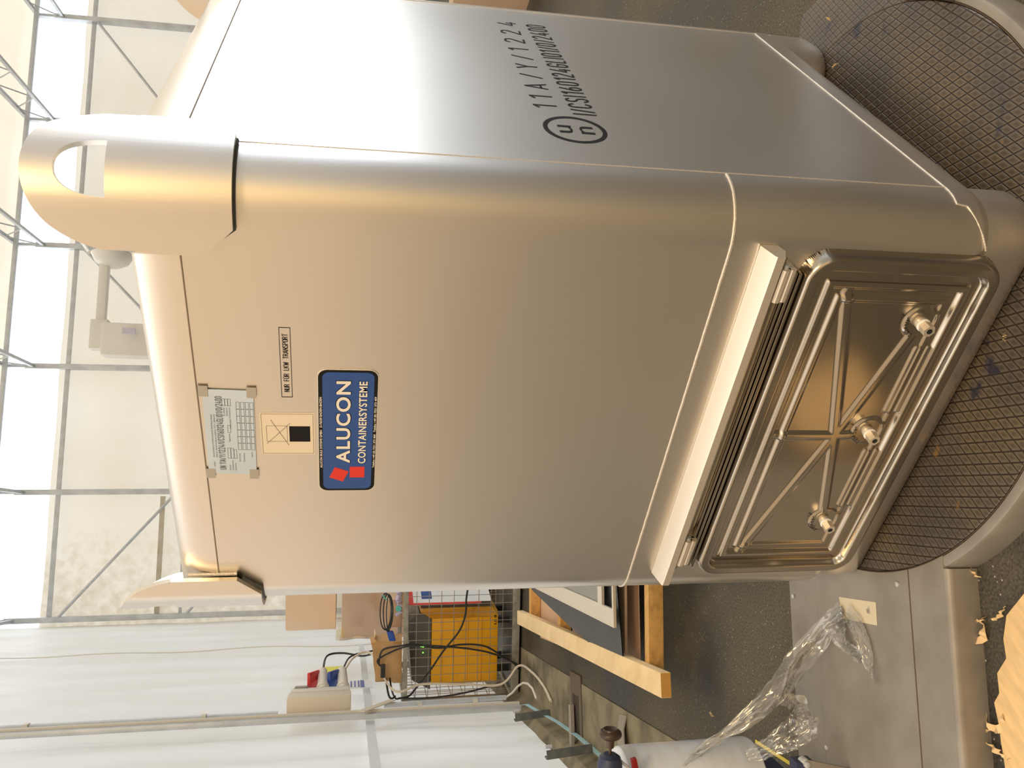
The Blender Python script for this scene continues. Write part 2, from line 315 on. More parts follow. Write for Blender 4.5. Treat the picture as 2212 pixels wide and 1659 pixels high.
# ------------------------------------------------------------------ mesh helpers
class B:
    def __init__(s): s.v = []; s.f = []
    def add(s, vs, fs):
        o = len(s.v); s.v += [Vector(p) for p in vs]; s.f += [[i+o for i in f] for f in fs]; return s
    def box(s, c, size, M=None, bev=0.0):
        """axis box at centre c, optional 3x3 rotation M about c, optional chamfered edges"""
        c = Vector(c); hx, hy, hz = [k/2 for k in size]
        bm = bmesh.new(); bmesh.ops.create_cube(bm, size=1)
        for v in bm.verts: v.co = Vector((v.co.x*2*hx, v.co.y*2*hy, v.co.z*2*hz))
        if bev > 0: bmesh.ops.bevel(bm, geom=bm.edges[:], offset=bev, segments=2, affect='EDGES', profile=.6)
        bm.verts.ensure_lookup_table()
        vs = [(M @ v.co if M else v.co)+c for v in bm.verts]; fs = [[v.index for v in f.verts] for f in bm.faces]
        bm.free(); return s.add(vs, fs)
    def tube(s, pts, r, seg=8, cap=True):
        pts = [Vector(p) for p in pts]; n = len(pts); rs = r if isinstance(r, (list, tuple)) else [r]*n
        vs = []; up = None
        for i, p in enumerate(pts):
            t = (pts[min(i+1, n-1)]-pts[max(i-1, 0)]).normalized()
            if up is None:
                up = Vector((0, 0, 1)) if abs(t.z) < .9 else Vector((1, 0, 0))
            a = (up - t*up.dot(t)).normalized(); up = a; b = t.cross(a)
            for k in range(seg):
                w = 2*PI*k/seg; vs.append(p+(a*math.cos(w)+b*math.sin(w))*rs[i])
        fs = [[i*seg+k, i*seg+(k+1) % seg, (i+1)*seg+(k+1) % seg, (i+1)*seg+k] for i in range(n-1) for k in range(seg)]
        if cap: fs += [list(range(seg))[::-1], [(n-1)*seg+k for k in range(seg)]]
        return s.add(vs, fs)
    def prism(s, poly, z0, z1, M=None):
        n = len(poly); f = (lambda p: M @ Vector(p)) if M else Vector
        vs = [f((x, y, z0)) for x, y in poly]+[f((x, y, z1)) for x, y in poly]
        fs = [list(range(n))[::-1], [n+i for i in range(n)]]+[[i, (i+1) % n, n+(i+1) % n, n+i] for i in range(n)]
        return s.add(vs, fs)
    def lathe(s, prof, M=None, seg=32, cap=True):
        """profile [(r, h)] about local z, M 4x4"""
        M = M or Matrix(); n = len(prof); vs = []
        for r, h in prof:
            for k in range(seg): w = 2*PI*k/seg; vs.append(M @ Vector((r*math.cos(w), r*math.sin(w), h)))
        fs = [[i*seg+k, i*seg+(k+1) % seg, (i+1)*seg+(k+1) % seg, (i+1)*seg+k] for i in range(n-1) for k in range(seg)]
        if cap: fs += [list(range(seg))[::-1], [(n-1)*seg+k for k in range(seg)]]
        return s.add(vs, fs)
    def loft(s, rings, close=True, cap=False):
        n = len(rings[0]); vs = [p for r in rings for p in r]; fs = []
        for i in range(len(rings)-1):
            for k in range(n if close else n-1):
                fs.append([i*n+k, i*n+(k+1) % n, (i+1)*n+(k+1) % n, (i+1)*n+k])
        if cap: fs += [list(range(n))[::-1], [(len(rings)-1)*n+k for k in range(n)]]
        return s.add(vs, fs)
def obj(name, b, material, parent=None, smooth=35, loc=None, recalc=True):
    me = bpy.data.meshes.new(name)
    o0 = Vector(loc) if loc is not None else Vector((0, 0, 0))
    me.from_pydata([tuple(v-o0) for v in b.v], [], b.f); me.update()
    if recalc:
        bm = bmesh.new(); bm.from_mesh(me); bmesh.ops.recalc_face_normals(bm, faces=bm.faces[:]); bm.to_mesh(me); bm.free()
    if smooth:
        for p in me.polygons: p.use_smooth = True
        me.set_sharp_from_angle(angle=math.radians(smooth))
    me.materials.append(material)
    o = bpy.data.objects.new(name, me); COL.objects.link(o); o.location = o0
    if parent:
        o.parent = parent
        o.location = o0 - (PARENT_LOC.get(parent.name) or Vector((0, 0, 0)))
    PARENT_LOC[o.name] = o0
    return o
PARENT_LOC = {}
def tag(o, label, cat, group=None, kind=None):
    o['label'] = label
    if cat: o['category'] = cat
    if group: o['group'] = group
    if kind: o['kind'] = kind
    return o
def struct(name, b, m, label, smooth=35, loc=None):
    o = obj(name, b, m, None, smooth, loc); o['kind'] = 'structure'; o['label'] = label; o['category'] = name.split('_')[0]; return o
def thing(name, loc, label, cat, group=None):
    o = bpy.data.objects.new(name, None); COL.objects.link(o); o.location = loc; o.empty_display_size = .05
    PARENT_LOC[o.name] = Vector(loc)
    return tag(o, label, cat, group)
def basis(x, z):
    x = nrm(x); z = nrm(z); y = z.cross(x); return Matrix((x, y, z)).transposed()
def text_b(s, origin, right, up, height, width=None, fat=0.0, thick=.0004, align=0., spacing=1.0):
    """filled lettering; origin = lower left of the caps, height = cap height, width = total width"""
    cu = bpy.data.curves.new('t', 'FONT'); cu.body = s; cu.size = 1; cu.fill_mode = 'BOTH'; cu.offset = fat
    cu.space_character = spacing; cu.resolution_u = 4; cu.extrude = 0
    o = bpy.data.objects.new('t', cu); COL.objects.link(o)
    dg = bpy.context.evaluated_depsgraph_get(); dg.update()
    me = bpy.data.meshes.new_from_object(o.evaluated_get(dg))
    vs = [v.co.copy() for v in me.vertices]; fs = [list(p.vertices) for p in me.polygons]
    bpy.data.objects.remove(o); bpy.data.meshes.remove(me); bpy.data.curves.remove(cu)
    x0 = min(v.x for v in vs); x1 = max(v.x for v in vs)
    y0, y1 = 0.0, 0.69
    sy = height/(y1-y0); sx = (width/(x1-x0)) if width else sy
    R, U = Vector(right), Vector(up); Nn = R.cross(U); O = Vector(origin)
    # make a thin solid out of it
    b = B()
    front = [O+R*((v.x-x0)*sx)+U*((v.y-y0)*sy)+Nn*thick for v in vs]
    b.add(front, fs)
    return b
def _arc(cx, cy, rx, ry, a0, a1, n=10): return [(cx+rx*math.cos(math.radians(a0+(a1-a0)*k/n)), cy+ry*math.sin(math.radians(a0+(a1-a0)*k/n))) for k in range(n+1)]
_O = _arc(.22, .74, .22, .26, 180, 0)+_arc(.22, .26, .22, .26, 0, -180)+[(0, .74)]
GL = {'0': [_O], 'O': [_O], '1': [[(0, .80), (.20, 1), (.20, 0)]], '2': [_arc(.22, .75, .21, .25, 170, -25)+[(0, 0), (.44, 0)]],
      '4': [[(.26, 1), (0, .24), (.46, .24)], [(.34, .52), (.34, 0)]], '6': [[(.30, 1), (.03, .42)]+_arc(.22, .26, .21, .26, 140, 500, 18)],
      'A': [[(0, 0), (.24, 1), (.48, 0)], [(.08, .28), (.40, .28)]], 'C': [_arc(.22, .74, .22, .26, 10, 180)+_arc(.22, .26, .22, .26, 180, 350)],
      'G': [_arc(.22, .74, .22, .26, 10, 180)+_arc(.22, .26, .22, .26, 180, 360)+[(.44, .48), (.24, .48)]],
      'S': [_arc(.22, .76, .20, .24, 20, 250)+_arc(.22, .25, .21, .25, 75, -165)], 'I': [[(0, 0), (0, 1)]], 'L': [[(0, 1), (0, 0), (.36, 0)]],
      'U': [[(0, 1)]+_arc(.22, .24, .22, .24, 180, 360)+[(.44, 1)]], 'N': [[(0, 0), (0, 1), (.44, 0), (.44, 1)]], 'F': [[(0, 0), (0, 1), (.38, 1)], [(0, .53), (.32, .53)]],
      'R': [[(0, 0), (0, 1), (.22, 1)]+_arc(.22, .76, .2, .24, 90, -90)+[(0, .52)], [(.24, .52), (.44, 0)]], 'P': [[(0, 0), (0, 1), (.22, 1)]+_arc(.22, .74, .2, .26, 90, -90)+[(0, .48)]],
      'K': [[(0, 0), (0, 1)], [(.44, 1), (0, .40)], [(.15, .60), (.46, 0)]], 'W': [[(0, 1), (.15, 0), (.32, .85), (.49, 0), (.64, 1)]], 'T': [[(.22, 0), (.22, 1)], [(0, 1), (.44, 1)]],
      'Y': [[(.23, 0), (.23, .45), (0, 1)], [(.23, .45), (.46, 1)]], '/': [[(0, 0), (.24, 1)]], 'Z': [[(0, 1), (.42, 1), (0, 0), (.42, 0)]]}
GL['\u00dc'] = [[(x, y*.9) for x, y in GL['U'][0]], [(.08, 1.03), (.08, 1.13)], [(.36, 1.03), (.36, 1.13)]]
def stroke_b(txt, origin, right, up, height, width, pen=.10, thick=.0004, gap=.20, space=.34):
    """technical condensed lettering drawn with a constant pen width"""
    lines = []; x = 0
    for ch in txt:
        if ch == ' ': x += space; continue
        g = GL[ch]; w = max(p[0] for l in g for p in l)
        for l in g: lines.append([(x+a, b_) for a, b_ in l])
        x += w+gap
    tot = x-gap; sx = width/tot; R_, U_ = Vector(right), Vector(up); Nn = R_.cross(U_); O = Vector(origin); h = pen*height/2
    b = B()
    for l in lines:
        P = [Vector((a*sx, c*height)) for a, c in l]
        for i in range(len(P)-1):
            d = P[i+1]-P[i]
            if d.length < 1e-9: continue
            d.normalize(); n = Vector((-d.y, d.x))*h; e = d*h*.55
            q = [P[i]-e-n, P[i+1]+e-n, P[i+1]+e+n, P[i]-e+n]
            b.add([O+R_*v.x+U_*v.y+Nn*(thick+.00002*(i % 2)) for v in q], [[0, 1, 2, 3]])
    return b

# ------------------------------------------------------------------ hall frame (origin in the rear left corner)
HK = Vector((-11.963, 8.377, 0)); HA = nrm((-.742, .670, 0)); HB = Vector((HA.y, -HA.x, 0))
def hall(s, t, z): return HK+HB*s-HA*t+Vector((0, 0, z))
def hs(s, t, z): return hall(s, t+.35, z)      # station of the grey wall post
FZ = -.08

def build_setting():
    b = B(); n = 1
    b.add([(-30, -22, FZ), (30, -22, FZ), (30, 40, FZ), (-30, 40, FZ)], [[0, 1, 2, 3]])
    struct('floor', b, M_FLOOR, 'dark stained asphalt floor sprinkled with pale grit', smooth=0)
    # rear wall (cream tarpaulin) in local hall space so that grime can follow the corner
    rot = math.atan2(HB.y, HB.x)
    def wall_obj(name, b, m, label):
        o = struct(name, b, m, label, smooth=60); o.location = HK; o.rotation_euler = (0, 0, rot); return o
    # local: x = s, y = -t direction?  HB -> x ; HA -> y
    def grid(fn, nu, nv):
        bb = B(); vs = [fn(i/nu, j/nv) for j in range(nv+1) for i in range(nu+1)]
        fs = [[j*(nu+1)+i, j*(nu+1)+i+1, (j+1)*(nu+1)+i+1, (j+1)*(nu+1)+i] for j in range(nv) for i in range(nu)]
        return bb.add(vs, fs)
    def backf(u, v):
        s = -.4+u*26; z = FZ+v*(6.26-FZ)
        return (s, .06*math.sin(s*1.44)**2 + .015*noise.noise(Vector((s*1.5, z*.6, 0))), z)
    wall_obj('wall_back', grid(backf, 150, 20), M_FABB, 'cream tarpaulin rear wall, mouldy in the corner bay')
    def pane(u, v):
        s = -.4+u*26; z = 6.26+v*.86
        return (s, .02*math.sin(s*1.44)**2, z)
    wall_obj('window_1', grid(pane, 60, 2), M_PANE, 'bright clear plastic window strip under the eaves')
    def roof(u, v):
        s = -.6+u*26; t = -.1+v*23
        return (s, -t, 7.12+.10*t + .05*math.sin(s*1.44)**2)
    wall_obj('ceiling', grid(roof, 60, 14), M_FABR, 'cream tarpaulin roof above the lattice trusses')
    # left wall of white tarpaulin with vertical folds
    rnd = random.Random(3)
    folds = []
    for t, w, h in [(.9, .18, .05), (1.9, .2, .06), (2.9, .14, .05), (3.8, .2, .07), (4.75, .05, .03), (5.6, .25, .07), (6.5, .16, .06), (7.25, .10, .06), (8.2, .2, .05), (9.9, .14, .06), (10.35, .10, .05), (11.3, .2, .06), (12.1, .2, .07)]:
        folds.append((t, w, h))
    def leftf(u, v):
        t = u*13.3; z = -.01+v*(8.6+.01)
        d = 0
        for ft, w, h in folds:
            q = (t-ft-.05*math.sin(z*.7+ft))/w
            d += h*math.exp(-q*q*(1.6 if q > 0 else .5))*(.65+.35*math.sin(z*.8+ft*2))
        d += .02*noise.noise(Vector((t*1.2, z*.9, 3)))+.010*noise.noise(Vector((t*5, z*2.2, 8)))
        k = min(max((z+.01)/.9, 0), 1); d *= .12+.88*k*k*(3-2*k)
        return (d*.9-.02, -t, z)
    wall_obj('wall_left', grid(leftf, 300, 60), M_FABW, 'white tarpaulin left wall hanging in vertical folds')
    # low concrete foundation under the left wall
    b = B()
    P = [hall(-.25, 0, 0), hall(.02, 0, 0), hall(.05, 0, 0)]
    prof = [(-.4, FZ-.05), (-.4, .03), (-.01, .03), (.05, .0), (.10, FZ-.05)]
    r0 = [hall(s, 0, z) for s, z in prof]; r1 = [hall(s, 13.5, z) for s, z in prof]
    b.loft([r0, r1], cap=True)
    struct('trim_1', b, M_CONC, 'stained concrete foundation strip under the white wall')
    b = B()   # concrete gutter strip in the floor along the wall
    b.add([hall(.06, 0, FZ+.004), hall(.42, 0, FZ+.004), hall(.42, 13.5, FZ+.004), hall(.06, 13.5, FZ+.004)], [[0, 1, 2, 3]])
    struct('trim_2', b, M_CONC, 'concrete gutter strip in the floor beside the white wall', smooth=0)

def into_wall(o):
    w = bpy.data.objects['wall_left']; bpy.context.view_layer.update()
    o.parent = w; o.matrix_parent_inverse = w.matrix_world.inverted()
def zipseam(t, z0, z1, name, label):
    pts = [hall(.035+.012*math.sin(k*.6), t+.04*math.sin(k*.35), z0+(z1-z0)*k/40) for k in range(41)]
    o = obj(name, B().tube(pts, .006, 5), M_GREYPL); into_wall(o)

def bar(p, q, w, h, up=(0, 0, 1)):
    """rectangular bar from p to q"""
    p, q = Vector(p), Vector(q); d = q-p; x = d.normalized(); u = Vector(up)
    if abs(x.dot(u)) > .95: u = HB
    z = (u-x*u.dot(x)).normalized(); y = z.cross(x)
    return dict(c=(p+q)/2, size=(d.length, w, h), M=Matrix((x, y, z)).transposed())
def addbar(b, p, q, w, h, up=(0, 0, 1), bev=0):
    k = bar(p, q, w, h, up); return b.box(k['c'], k['size'], k['M'], bev)

def build_frame():
    cols = [.0, 2.18, 4.33, 6.50, 8.86, 10.93]
    names = ['beside the white wall in the rear corner', 'second along the rear wall from the white wall', 'left of the white jib machine', 'just left of the near lifting lug',
             'hidden behind the near lug', 'rightmost seen along the rear wall above the container']
    for i, s in enumerate(cols):
        b = B(); w = .09
        off = .12
        if i == 0: s = .10
        addbar(b, hall(s, off, FZ), hall(s, off, 6.75), w, .12, up=HA, bev=.006)
        o = obj('steel_column', b, M_GALV, loc=hall(s, off, FZ)); tag(o, 'grey galvanised hall column '+names[i], 'column', 'columns along the rear wall')
        # lattice roof truss from the column head towards the camera
        root = thing('roof_truss', hall(s, off, 6.6), 'grey lattice roof truss over the column '+names[i].replace('along the rear wall ', ''), 'roof truss', 'roof trusses')
        T = 7.6
        def bot(t): return 6.62+.075*t
        def top(t): return 7.06+.10*t
        addb = B(); addbar(addb, hall(s, off, bot(0)), hall(s, T, bot(T)), .05, .05); obj('bottom_chord', addb, M_GALV, root, loc=hall(s, off, 6.6))
        addb = B(); addbar(addb, hall(s, off, top(0)), hall(s, T, top(T)-.02), .06, .06); obj('top_chord', addb, M_GALV, root, loc=hall(s, off, 6.6))
        addb = B(); addbar(addb, hall(s, off, 6.55), hall(s, off, 7.1), .09, .05); obj('end_post', addb, M_GALV, root, loc=hall(s, off, 6.6))
        t = .12; k = 0
        while t < T-.9:
            for (a0, a1) in (((t, bot(t)), (t+.42, top(t+.42))), ((t+.42, top(t+.42)), (t+.84, bot(t+.84)))):
                sb = B().tube([hall(s, *a0), hall(s, *a1)], .012, 6); obj('strut', sb, M_GALV, root, loc=hall(s, off, 6.6))
            t += .84
    # rails
    def rail(name, p, q, w, h, label, cat='rail', group=None):
        o = obj(name, addbar(B(), p, q, w, h, bev=.004), M_GALV, loc=p); tag(o, label, cat, group)
    rail('eaves_rail', hall(.05, .10, 6.09), hall(12, .10, 6.09), .05, .07, 'long grey horizontal rail just below the bright window strip')
    rail('upper_rail', hall(.05, .35, 7.0), hall(12, .35, 7.0), .06, .07, 'grey horizontal purlin crossing the bright window strip')
    rail('wall_rail', hall(.05, .10, 4.05), hall(2.2, .10, 4.05), .04, .05, 'grey mid-height rail in the corner bay of the rear wall')
    o = obj('fabric_pocket', addbar(B(), hall(.1, .10, 4.42), hall(2.1, .10, 4.42), .02, .08), M_FABB, loc=hall(.1, .1, 4.42)); tag(o, 'flat cream pocket strip above the mid-height rail in the corner bay', 'fabric strip')
    for i, (p, q, lab) in enumerate([(hall(.12, .16, 5.95), hall(2.15, .16, 4.2), 'grey diagonal brace falling to the right in the corner bay'),
                     (hall(.12, .16, 3.95), hall(1.7, .16, 2.6), 'lower grey diagonal brace starting beside the corner column'),
                     (hall(10.86, .16, 6.0), hall(8.95, .16, 4.5), 'grey diagonal brace seen above the right side of the container'),
                     (hall(6.45, .16, 5.95), hall(4.4, .16, 4.0), 'grey diagonal brace behind the white jib machine')]):
        o = obj('diagonal_brace', B().tube([p, q], .025, 8), M_GALV, loc=p); tag(o, lab, 'brace', 'diagonal braces of the rear wall')
    # post in front of the left wall, with conduit
    root = thing('wall_post', hs(.10, 9.2, -.0), 'grey steel post of the white wall behind the socket box', 'post')
    b = B(); addbar(b, hs(.09, 9.2, .06), hs(.09, 9.2, 7.9), .035, .07, up=HA, bev=.006); obj('profile', b, M_GALV, root, loc=hs(.1, 9.2, 0))
    b = B(); addbar(b, hs(.115, 9.17, .06), hs(.115, 9.17, 7.9), .02, .02, up=HA, bev=.004); obj('keder_strip', b, M_GREYPL, root, loc=hs(.1, 9.2, 0))
    root = thing('conduit_pipe', hs(.14, 8.82, .2), 'thin grey cable conduit clipped to the post of the white wall', 'pipe')
    obj('upper_pipe', B().tube([hs(.11, 9.05, 1.72), hs(.11, 9.07, 7.6)], .016, 8), M_GALV, root, loc=hs(.14, 8.82, .2))
    obj('lower_pipe', B().tube([hs(.12, 9.02, 1.0), hs(.12, 8.96, .12)], .018, 8), M_GALV, root, loc=hs(.14, 8.82, .2))
    for z in (2.2, 3.3, 4.6, 5.9, .35, .75):
        obj('pipe_clip', B().box(hs(.10, 9.06 if z > 1 else 8.99, z), (.06, .06, .03), basis(HB, (0, 0, 1))), M_GREYPL, root, loc=hs(.14, 8.82, .2))
    o = obj('conduit_cable', B().tube([hs(.12, 8.96, .12), hs(.15, 8.97, .075), hs(.20, 9.01, .04), hs(.235, 9.08, .015), hs(.24, 9.16, -.005), hs(.22, 9.25, -.02), hs(.17, 9.35, -.025)], .008, 6), M_GREYPL); tag(o, 'thin grey cable leaving the lower end of the wall conduit', 'cable')
    o = obj('tarp_tie', addbar(B(), hs(.15, 9.0, .94), hs(.135, 9.28, 1.16), .006, .05), M_BEIGEPL); tag(o, 'beige strip tied slanting across the grey wall post', 'strip')
    zipseam(4.78, .15, 6.6, 'zip_seam', 'stitched vertical seam of the white wall near the rear corner')
    o = obj('weld_band', B().loft([[hall(.05+.015*math.sin(t*3), t, 1.07) for t in [5+.25*k for k in range(33)]], [hall(.055+.015*math.sin(t*3), t, 1.13) for t in [5+.25*k for k in range(33)]]], close=False), M_FABW); into_wall(o)
    # low brackets on the foundation
    for t, zt, lab in ((10.05, .19, 'nearer to the cage'), (11.05, .21, 'nearer to the film roll')):
        root = thing('wall_bracket', hall(.14, t, .0), 'dark steel angle bracket with bright bolt on the concrete foundation, '+lab, 'bracket', 'foundation brackets')
        b = B(); addbar(b, hall(.12, t, zt), hall(.14, t, -.04), .045, .012, up=HA); addbar(b, hall(.10, t-.03, zt), hall(.12, t-.03, -.04), .01, .05, up=HA)
        obj('angle', b, M_DARKSTEEL, root, loc=hall(.14, t, 0))
        obj('bolt', B().tube([hall(.16, t-.01, zt+.005), hall(.16, t-.01, zt-.03)], .010, 8), M_GALV, root, loc=hall(.14, t, 0))

def build_jib():
    root = thing('jib_machine', hall(5.3, .9, 4.2), 'off-white jib machine with round end housing standing high against the rear wall', 'machine')
    L = hall(5.3, .9, 4.2)
    t = 1.0
    b = B(); addbar(b, hall(4.95, t, 5.36), hall(6.0, t, 5.36), .14, .15, bev=.02); obj('boom', b, M_HOIST, root, loc=L)
    M = Matrix.Translation(hall(6.05, t, 5.32)) @ basis(HA, -HB).to_4x4()
    b = B(); b.lathe([(.02, -.02), (.13, -.02), (.27, .06), (.33, .18), (.335, .2), (.0, .2)][::-1], Matrix.Translation(hall(5.9, t, 5.25)) @ basis(HA, HB).to_4x4(), 24); obj('end_housing', b, M_HOIST, root, loc=L)
    b = B(); b.tube([hall(6.08, t, 5.0), hall(6.08, t, 3.5)], .035, 8); obj('post', b, M_WHITE_PL, root, loc=L)
    b = B(); addbar(b, hall(4.45, t, 5.36), hall(4.95, t, 5.36), .24, .28, bev=.03); obj('gear_housing', b, M_HOIST, root, loc=L)
    b = B(); addbar(b, hall(4.62, t, 5.3), hall(4.60, t, 4.3), .30, .55, up=HB, bev=.03); obj('motor_box', b, M_HOIST, root, loc=L)
    b = B(); addbar(b, hall(4.72, t+.285, 4.95), hall(4.72, t+.285, 4.75), .02, .10, up=HB); obj('sign', b, mat('pale_lilac_print', (.68, .64, .78), .5), root, loc=L)
    o = obj('ceiling_lug', B().tube([hall(6.6, .3, 6.0), hall(6.15, .9, 5.65)], .03, 8), M_HOIST, root, loc=L)

# ------------------------------------------------------------------ turntable
TC = Vector((-.464, .489, 0)); TE = nrm((-.70, -.715, 0)); TP = Vector((-TE.y, TE.x, 0))   # TP = (.715,-.70)
def tt(q, p, z): return TC+TE*q+TP*p+Vector((0, 0, z))
def arcpts(p0, p1, R, n=14):
    return [(math.sqrt(max(R*R-p*p, 0)), p) for p in [p0+(p1-p0)*k/n for k in range(n+1)]]
def build_turntable():
    L = Vector((TC.x, TC.y, FZ))
    root = thing('wrapping_turntable', L, 'low round stretch-wrapping turntable with tread plate under the aluminium container', 'turntable')
    M = Matrix.Translation(TC)
    obj('disc', B().lathe([(.60, -.035), (.690, -.035), (.697, -.030), (.697, -.012), (.695, -.010), (.60, -.010)][::-1]+[], M, 128), M_CHECK, root, smooth=30, loc=L)
    b = B(); b.lathe([(.60, -.0101), (.001, -.0101)], M, 128, cap=False); obj('disc_centre', b, M_CHECK, root, smooth=0, loc=L)
    for a0, a1 in ((21, 141), (200, 326)):
        rows = [[tt(r_*math.cos(math.radians(a)), r_*math.sin(math.radians(a)), z_) for r_, z_ in ((.701, FZ), (.701, -.014), (.703, -.0115), (.718, -.0115), (.723, -.014), (.727, -.022), (.730, FZ))] for a in [a0+(a1-a0)*k/60 for k in range(61)]]
        b = B(); b.loft(rows, cap=True); obj('rim', b, M_PLATE, root, loc=L)
    b = B(); b.lathe([(.6985, -.03), (.7005, -.03), (.7005, -.0125), (.6985, -.0125)], M, 128, cap=False); obj('rim_gap', b, M_RUST, root, loc=L)
    obj('hub', B().lathe([(.3, FZ), (.3, -.036)], M, 32), M_DARKSTEEL, root, loc=L)
    # arm plates reaching from the rim to the mast
    Q = 1.65
    def plate(name, p0, p1, z1=-.010, z0=None):
        poly = [(q, p) for q, p in arcpts(p0, p1, .7012)]+[(Q, p1), (Q, p0)]
        z0 = FZ if z0 is None else z0
        n = len(poly); b = B()
        vs = [tt(q, p, z0) for q, p in poly]+[tt(q, p, z1) for q, p in poly]
        b.add(vs, [list(range(n)), [n+i for i in range(n)][::-1]]+[[i, (i+1) % n, n+(i+1) % n, n+i] for i in range(n)])
        return obj(name, b, M_PLATE, root, loc=L)
    plate('arm_plate', -.41, -.2635); plate('arm_plate', -.2605, .1445, -.0085); plate('arm_plate', .1475, .268, -.010)
    # rolled edge along the near side
    b = B(); e0 = math.sqrt(.722**2-.28**2)
    prof = [(.2682, -.010), (.274, -.0115), (.279, -.016), (.281, -.024), (.2835, FZ), (.2682, FZ)]
    b.loft([[tt(e0+.01, p, z) for p, z in prof], [tt(Q, p, z) for p, z in prof]], cap=True); obj('rolled_edge', b, M_PLATE, root, loc=L)
    for p in (-.262, .146):
        b = B(); e1 = math.sqrt(.703**2-p*p); addbar(b, tt(e1, p, -.0112), tt(Q, p, -.0112), .0034, .002); obj('plate_joint', b, M_RUST, root, loc=L)
    for x, y in ((-.894, -.101), (-1.471, -.177), (-1.30, .19)):
        obj('screw', B().lathe([(.006, -.009), (.006, -.0055), (.003, -.0045)], Matrix.Translation((x, y, 0)), 12), M_GALV, root, loc=L)
    # ramp behind the disc
    poly = [(-q, p) for q, p in arcpts(-.255, .45, .7015)]+[(-.93, .45), (-.93, -.255)]
    def rz(q): return -.016+(abs(q)-.66)/(.93-.66)*(-.055)
    n = len(poly); b = B()
    vs = [tt(q, p, rz(q)) for q, p in poly]+[tt(q, p, FZ) for q, p in poly]
    b.add(vs, [list(range(n)), [n+i for i in range(n)][::-1]]+[[i, (i+1) % n, n+(i+1) % n, n+i] for i in range(n)])
    obj('ramp', b, M_CHECK, root, smooth=20, loc=L)

# ------------------------------------------------------------------ container
CX0, CX1, CY0, CY1, CR = -1.060, 0.0, 0.0, 1.2, .10
def rr(x0, x1, y0, y1, r, z, n=10):
    pts = []
    for cx, cy, a0 in ((x1-r, y0+r, -90), (x1-r, y1-r, 0), (x0+r, y1-r, 90), (x0+r, y0+r, 180)):
        for k in range(n+1):
            a = math.radians(a0+90*k/n); pts.append(Vector((cx+r*math.cos(a), cy+r*math.sin(a), z)))
    return pts
def ring(inset, z, n=10):
    i = inset; return rr(CX0+i, CX1-i, CY0+i, CY1-i, max(CR-i, .02), z, n)
def corner(R, a, cx, cy, z): return Vector((cx+R*math.cos(a), cy+R*math.sin(a), z))

def door_height(x, z):
    """pressed relief of the hatch, height above the hatch base for world x,z"""
    x0, x1, z0, z1, r = -.935, -.085, .068, .468, .055
    cx, cz = (x0+x1)/2, (z0+z1)/2; hx, hz = (x1-x0)/2, (z1-z0)/2
    qx, qz = abs(x-cx)-(hx-r), abs(z-cz)-(hz-r)
    d = r-(math.hypot(max(qx, 0), max(qz, 0))+min(max(qx, qz), 0))
    def ss(a, b, t):
        t = min(max((t-a)/(b-a), 0), 1); return t*t*(3-2*t)
    h = .030*math.sqrt(min(max(d/.012, 0), 1)*(2-min(max(d/.012, 0), 1)))
    h -= .017*ss(.028, .036, d)
    h += .007*ss(.052, .057, d)-.009*ss(.066, .072, d)
    # inner stepped ring
    h += .006*ss(.082, .088, d)*(1 if d < .3 else 1)
    h -= .004*ss(.094, .100, d)
    if d > .07:
        A = (-.511, .259)
        ends = [(-.165, .365), (-.235, .190), (-.511, .400), (-.505, .190), (-.862, .365), (-.775, .190)]
        rib = 0
        for ex, ez in ends:
            vx, vz = ex-A[0], ez-A[1]; l2 = vx*vx+vz*vz
            t = min(max(((x-A[0])*vx+(z-A[1])*vz)/l2, 0), 1)
            dd = math.hypot(x-A[0]-t*vx, z-A[1]-t*vz)
            if dd < .02: rib = max(rib, (1-ss(.0045, .0135, dd)))
        for bx, bz in BOLTS:
            dd = math.hypot(x-bx, z-bz); rib = max(rib, 1-ss(.030, .038, dd))
        # two slotted beads between the bolt bosses
        for a0, a1 in ((-.285, -.440), (-.555, -.715)):
            for zz in (.168, .142):
                t = min(max(x, a1), a0) if a1 < a0 else min(max(x, a0), a1)
                dd = math.hypot(x-t, z-zz); rib = max(rib, .8*(1-ss(.004, .0085, dd)))
        h += .0050*rib
    return h, d
BOLTS = [(-.222, .190), (-.495, .190), (-.762, .190)]

